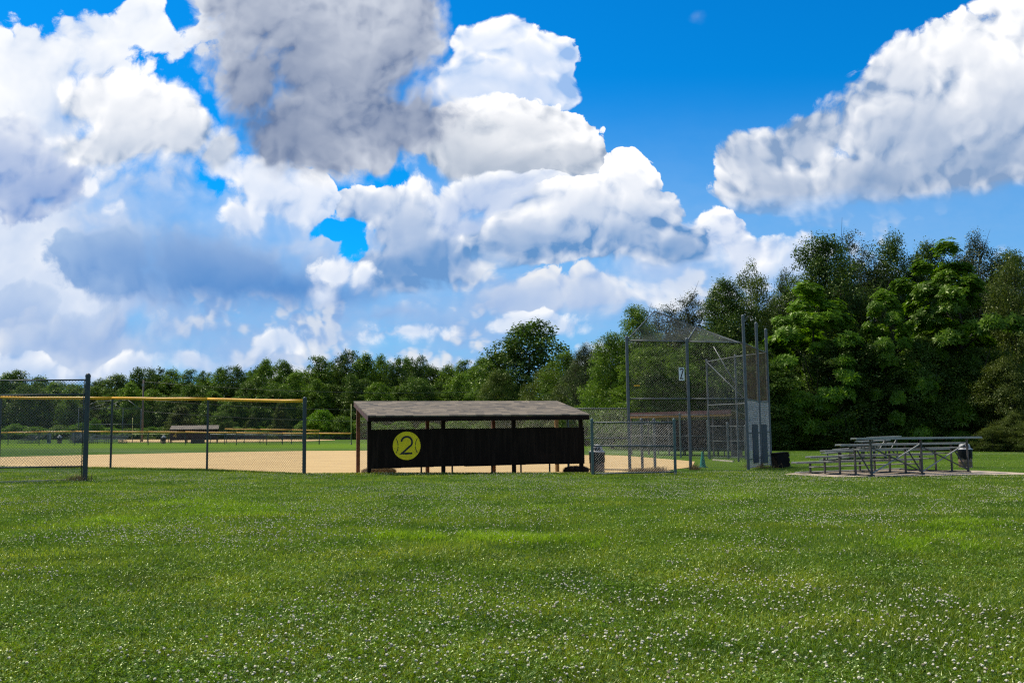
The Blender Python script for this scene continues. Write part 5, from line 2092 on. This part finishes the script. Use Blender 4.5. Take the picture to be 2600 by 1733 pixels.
def clumpy(X, Y, sc, seed):
    """smooth pseudo-noise 0..1 used to vary growth"""
    rs = np.random.default_rng(seed)
    v = np.zeros(len(X))
    for k in range(7):
        a = rs.uniform(0, 6.28)
        f = sc * rs.uniform(.5, 2.2)
        v += np.sin((X * math.cos(a) + Y * math.sin(a)) * f + rs.uniform(0, 6.28) + 1.3 * np.sin(X * f * .7 + k) + 1.1 * np.cos(Y * f * .6 + 2 * k))
    return 1 / (1 + np.exp(-v * .9))


V1, F1 = [], []
off = 0
for (n, y0, y1, pw, bent, seed) in ((235000, 5.2, 13.0, 1.75, True, 1), (330000, 13.0, 38.0, 1.75, False, 2), (60000, 36.0, 75.0, 1.2, False, 3)):
    X, Y = lawn_points(n, y0, y1, pw, seed)
    ok = ~inside(X, Y, SLAB)
    X, Y = X[ok], Y[ok]
    rs = np.random.default_rng(seed + 50)
    c = clumpy(X, Y, 1.1, 5)
    h = rs.uniform(.035, .085, len(X)) * (.7 + .7 * c) * (1 - .35 * sstep((Y - 14) / 25))
    w = .0050 + Y * .00046 * rs.uniform(.7, 1.4, len(X))
    V, F = blades('g', X, Y, h, w, None, seed + 9, bent=bent, lean=.55)
    V1.append(V)
    F1.append(F + off)
    off += len(V)
V1, F1 = np.concatenate(V1), np.concatenate(F1)
tag(link('grass', np_mesh('grass', V1, F1, M['blade'], nside=3)), 'short green lawn grass covering the whole foreground', 'grass', kind='stuff')
del V1, F1

# pale crabgrass patches
patches = [(520, 1283, 120, 12), (690, 1292, 60, 9), (600, 1303, 120, 6), (250, 1325, 110, 10), (420, 1318, 60, 6), (1140, 1363, 120, 9), (1290, 1366, 90, 7), (1390, 1369, 120, 7),
           (1390, 1291, 60, 4), (1100, 1306, 12, 4), (1500, 1388, 14, 5), (2350, 1380, 120, 18), (2420, 1330, 90, 10), (1830, 1262, 60, 6), (1000, 1357, 60, 4)]
XX, YY = [], []
for (px, py, rx, ry) in patches:
    n = int(2000 * rx * ry / 1000)
    for _ in range(1):
        a = rng.normal(0, .62, (n, 2))
        for dx, dy in a:
            if len(XX) < 60000:
                q = (px + dx * rx, max(1215, py + dy * ry))
                Yq = 1.62 * FPX / (q[1] - 1095)
                XX.append((q[0] - 1300) / FPX * Yq)
                YY.append(Yq)
XX, YY = np.array(XX), np.array(YY)
rs = np.random.default_rng(77)
keep = clumpy(XX, YY, 3.0, 8) > .25
XX, YY = XX[keep], YY[keep]
V, F = blades('c', XX, YY, rs.uniform(.07, .15, len(XX)), rs.uniform(.008, .016, len(XX)), None, 31, lean=.7)
tag(link('pale_grass', np_mesh('pale_grass', V, F, M['crab'], nside=3)), 'pale yellow-green patches of coarser grass in the lawn', 'grass', kind='stuff')

# clover leaves: three leaflets each
X, Y = lawn_points(150000, 5.2, 30.0, 1.9, 21)
ok = ~inside(X, Y, SLAB)
X, Y = X[ok], Y[ok]
c = clumpy(X, Y, 1.1, 12)
rs = np.random.default_rng(4)
ok = rs.uniform(0, 1, len(X)) < np.clip(.25 + 1.1 * c, 0, 1)
X, Y, c = X[ok], Y[ok], c[ok]
n = len(X)
r = .0125 * rs.uniform(.6, 1.4, n) * (1 + Y * .015)
P = np.stack([X, Y, gz(X, Y) + rs.uniform(.02, .085, n) * (.7 + .5 * c)], -1)
nrm = unit(np.stack([rs.normal(0, .55, n), rs.normal(0, .55, n), np.ones(n)], -1))
t0 = unit(np.cross(nrm, rs.normal(0, 1, (n, 3))))
t1 = np.cross(nrm, t0)
Vs = []
for k in range(3):
    a = 2 * math.pi * k / 3
    d = t0 * math.cos(a) + t1 * math.sin(a)
    s = np.cross(nrm, d)
    lift = nrm * (r * .22)[:, None]
    p0 = P
    p1 = P + d * (r * .75)[:, None] + s * (r * .55)[:, None] + lift
    p2 = P + d * (r * 1.15)[:, None]
    p3 = P + d * (r * .75)[:, None] - s * (r * .55)[:, None] + lift
    Vs.append(np.stack([p0, p1, p2, p3], 1).reshape(-1, 3))
V = np.concatenate(Vs)
tag(link('clover_leaves', np_mesh('clover_leaves', V, np.arange(len(V)).reshape(-1, 4), M['clover'])), 'clover leaves growing all through the foreground lawn', 'clover', kind='stuff')

# clover flower heads
def ball(n_lat, n_lon):
    vs = [(0, 0, -1)]
    for i in range(1, n_lat):
        a = -math.pi / 2 + math.pi * i / n_lat
        for j in range(n_lon):
            b = 2 * math.pi * (j + .5 * (i % 2)) / n_lon
            vs.append((math.cos(a) * math.cos(b), math.cos(a) * math.sin(b), math.sin(a)))
    vs.append((0, 0, 1))
    fs = []
    for j in range(n_lon):
        fs.append((0, 1 + (j + 1) % n_lon, 1 + j))
        for i in range(1, n_lat - 1):
            a, b = 1 + (i - 1) * n_lon + j, 1 + (i - 1) * n_lon + (j + 1) % n_lon
            c_, d_ = a + n_lon, b + n_lon
            fs += [(a, b, d_), (a, d_, c_)]
        k = 1 + (n_lat - 2) * n_lon
        fs.append((k + j, k + (j + 1) % n_lon, len(vs) - 1))
    return np.array(vs), np.array(fs)


def flowers(seed, n, y0, y1, pw, res, name):
    X, Y = lawn_points(n, y0, y1, pw, seed)
    ok = ~inside(X, Y, SLAB)
    X, Y = X[ok], Y[ok]
    c = clumpy(X, Y, .75, 40) * .6 + clumpy(X, Y, 2.6, 41) * .4
    rs = np.random.default_rng(seed)
    ok = rs.uniform(0, 1, len(X)) < np.clip((c - .32) * 2.3, 0.05, 1)
    X, Y = X[ok], Y[ok]
    m = len(X)
    BV, BF = ball(*res)
    r = rs.uniform(.0060, .0125, m)
    jit = 1 + rs.normal(0, .13, (m, len(BV), 1))
    sq = np.array([1, 1, .78])
    C = np.stack([X, Y, gz(X, Y) + rs.uniform(.05, .12, m) * (1 - .25 * sstep((Y - 12) / 20))], -1)
    V = (BV[None] * jit * sq) * r[:, None, None] + C[:, None]
    F = BF[None] + (np.arange(m) * len(BV))[:, None, None]
    me = np_mesh(name, V.reshape(-1, 3), F.reshape(-1, 3), M['petal'], nside=3)
    me.materials.append(M['petal_low'])
    low = (BV[BF].mean(1)[:, 2] < -.15).astype(np.int32)
    brown = rs.uniform(0, 1, m) < .12
    mi = np.where(brown[:, None], 1, low[None]).astype(np.int32).ravel()
    me.polygons.foreach_set('material_index', mi)
    return me, C, m


mA, CA, nA = flowers(61, 7500, 5.2, 13.0, .9, (4, 7), 'clover_flowers')
oA = tag(link('clover_flowers', mA), 'white clover heads dotted over the nearest lawn', 'clover flowers', kind='stuff')
mB, CB, nB = flowers(62, 50000, 13.0, 37.5, .75, (3, 5), 'clover_flowers')
tag(link('clover_flowers', mB), 'small white clover heads dotted over the lawn up to the dugout', 'clover flowers', kind='stuff')
mC, CC, nC = flowers(63, 9000, 36.0, 62.0, .9, (3, 4), 'clover_flowers')
tag(link('clover_flowers', mC), 'tiny white clover heads in the grass around the bleachers', 'clover flowers', kind='stuff')
# stalks of the near heads
S = CA
e = np.array([.0012, 0, 0])
V = np.stack([S * [1, 1, 0] + np.stack([0 * S[:, 0], 0 * S[:, 0], gz(S[:, 0], S[:, 1])], -1) - e, S * [1, 1, 0] + np.stack([0 * S[:, 0], 0 * S[:, 0], gz(S[:, 0], S[:, 1])], -1) + e, S + e * .6, S - e * .6], 1).reshape(-1, 3)
tag(link('clover_stalks', np_mesh('clover_stalks', V, np.arange(len(V)).reshape(-1, 4), M['clover'])), 'thin green stalks under the nearest clover heads', 'clover stalks', kind='stuff')

# dry weeds by the walkway and post feet
XX, YY = [], []
for (px, Y, rx, n) in ((1640, 40.0, .8, 900), (1610, 40.2, .4, 350), (1668, 40.3, .3, 300), (1762, 40.0, .25, 300), (205, 30.8, .35, 300), (1925, 41.8, .7, 300)):
    q = gx(px, Y)
    XX += list(q.x + rng.normal(0, rx * .5, n))
    YY += list(q.y + rng.normal(0, .18, n))
XX, YY = np.array(XX), np.array(YY)
V, F = blades('w', XX, YY, rng.uniform(.08, .32, len(XX)), rng.uniform(.008, .014, len(XX)), None, 5, lean=.4)
tag(link('dry_weeds', np_mesh('dry_weeds', V, F, M['straw_pale'], nside=3)), 'dry tan weeds at the feet of the fence posts', 'weeds', kind='stuff')
# rough grass fringe hiding the clay edge
XX = rng.uniform(-27, 6.5, 26000)
YY = np.interp(XX, LX, LY) + rng.uniform(-.25, .45, len(XX))
V, F = blades('e', XX, YY, rng.uniform(.04, .11, len(XX)), rng.uniform(.012, .022, len(XX)), None, 6, lean=.4)
tag(link('grass_fringe', np_mesh('grass_fringe', V, F, M['blade'], nside=3)), 'slightly longer grass fringe along the edge of the clay infield', 'grass', kind='stuff')
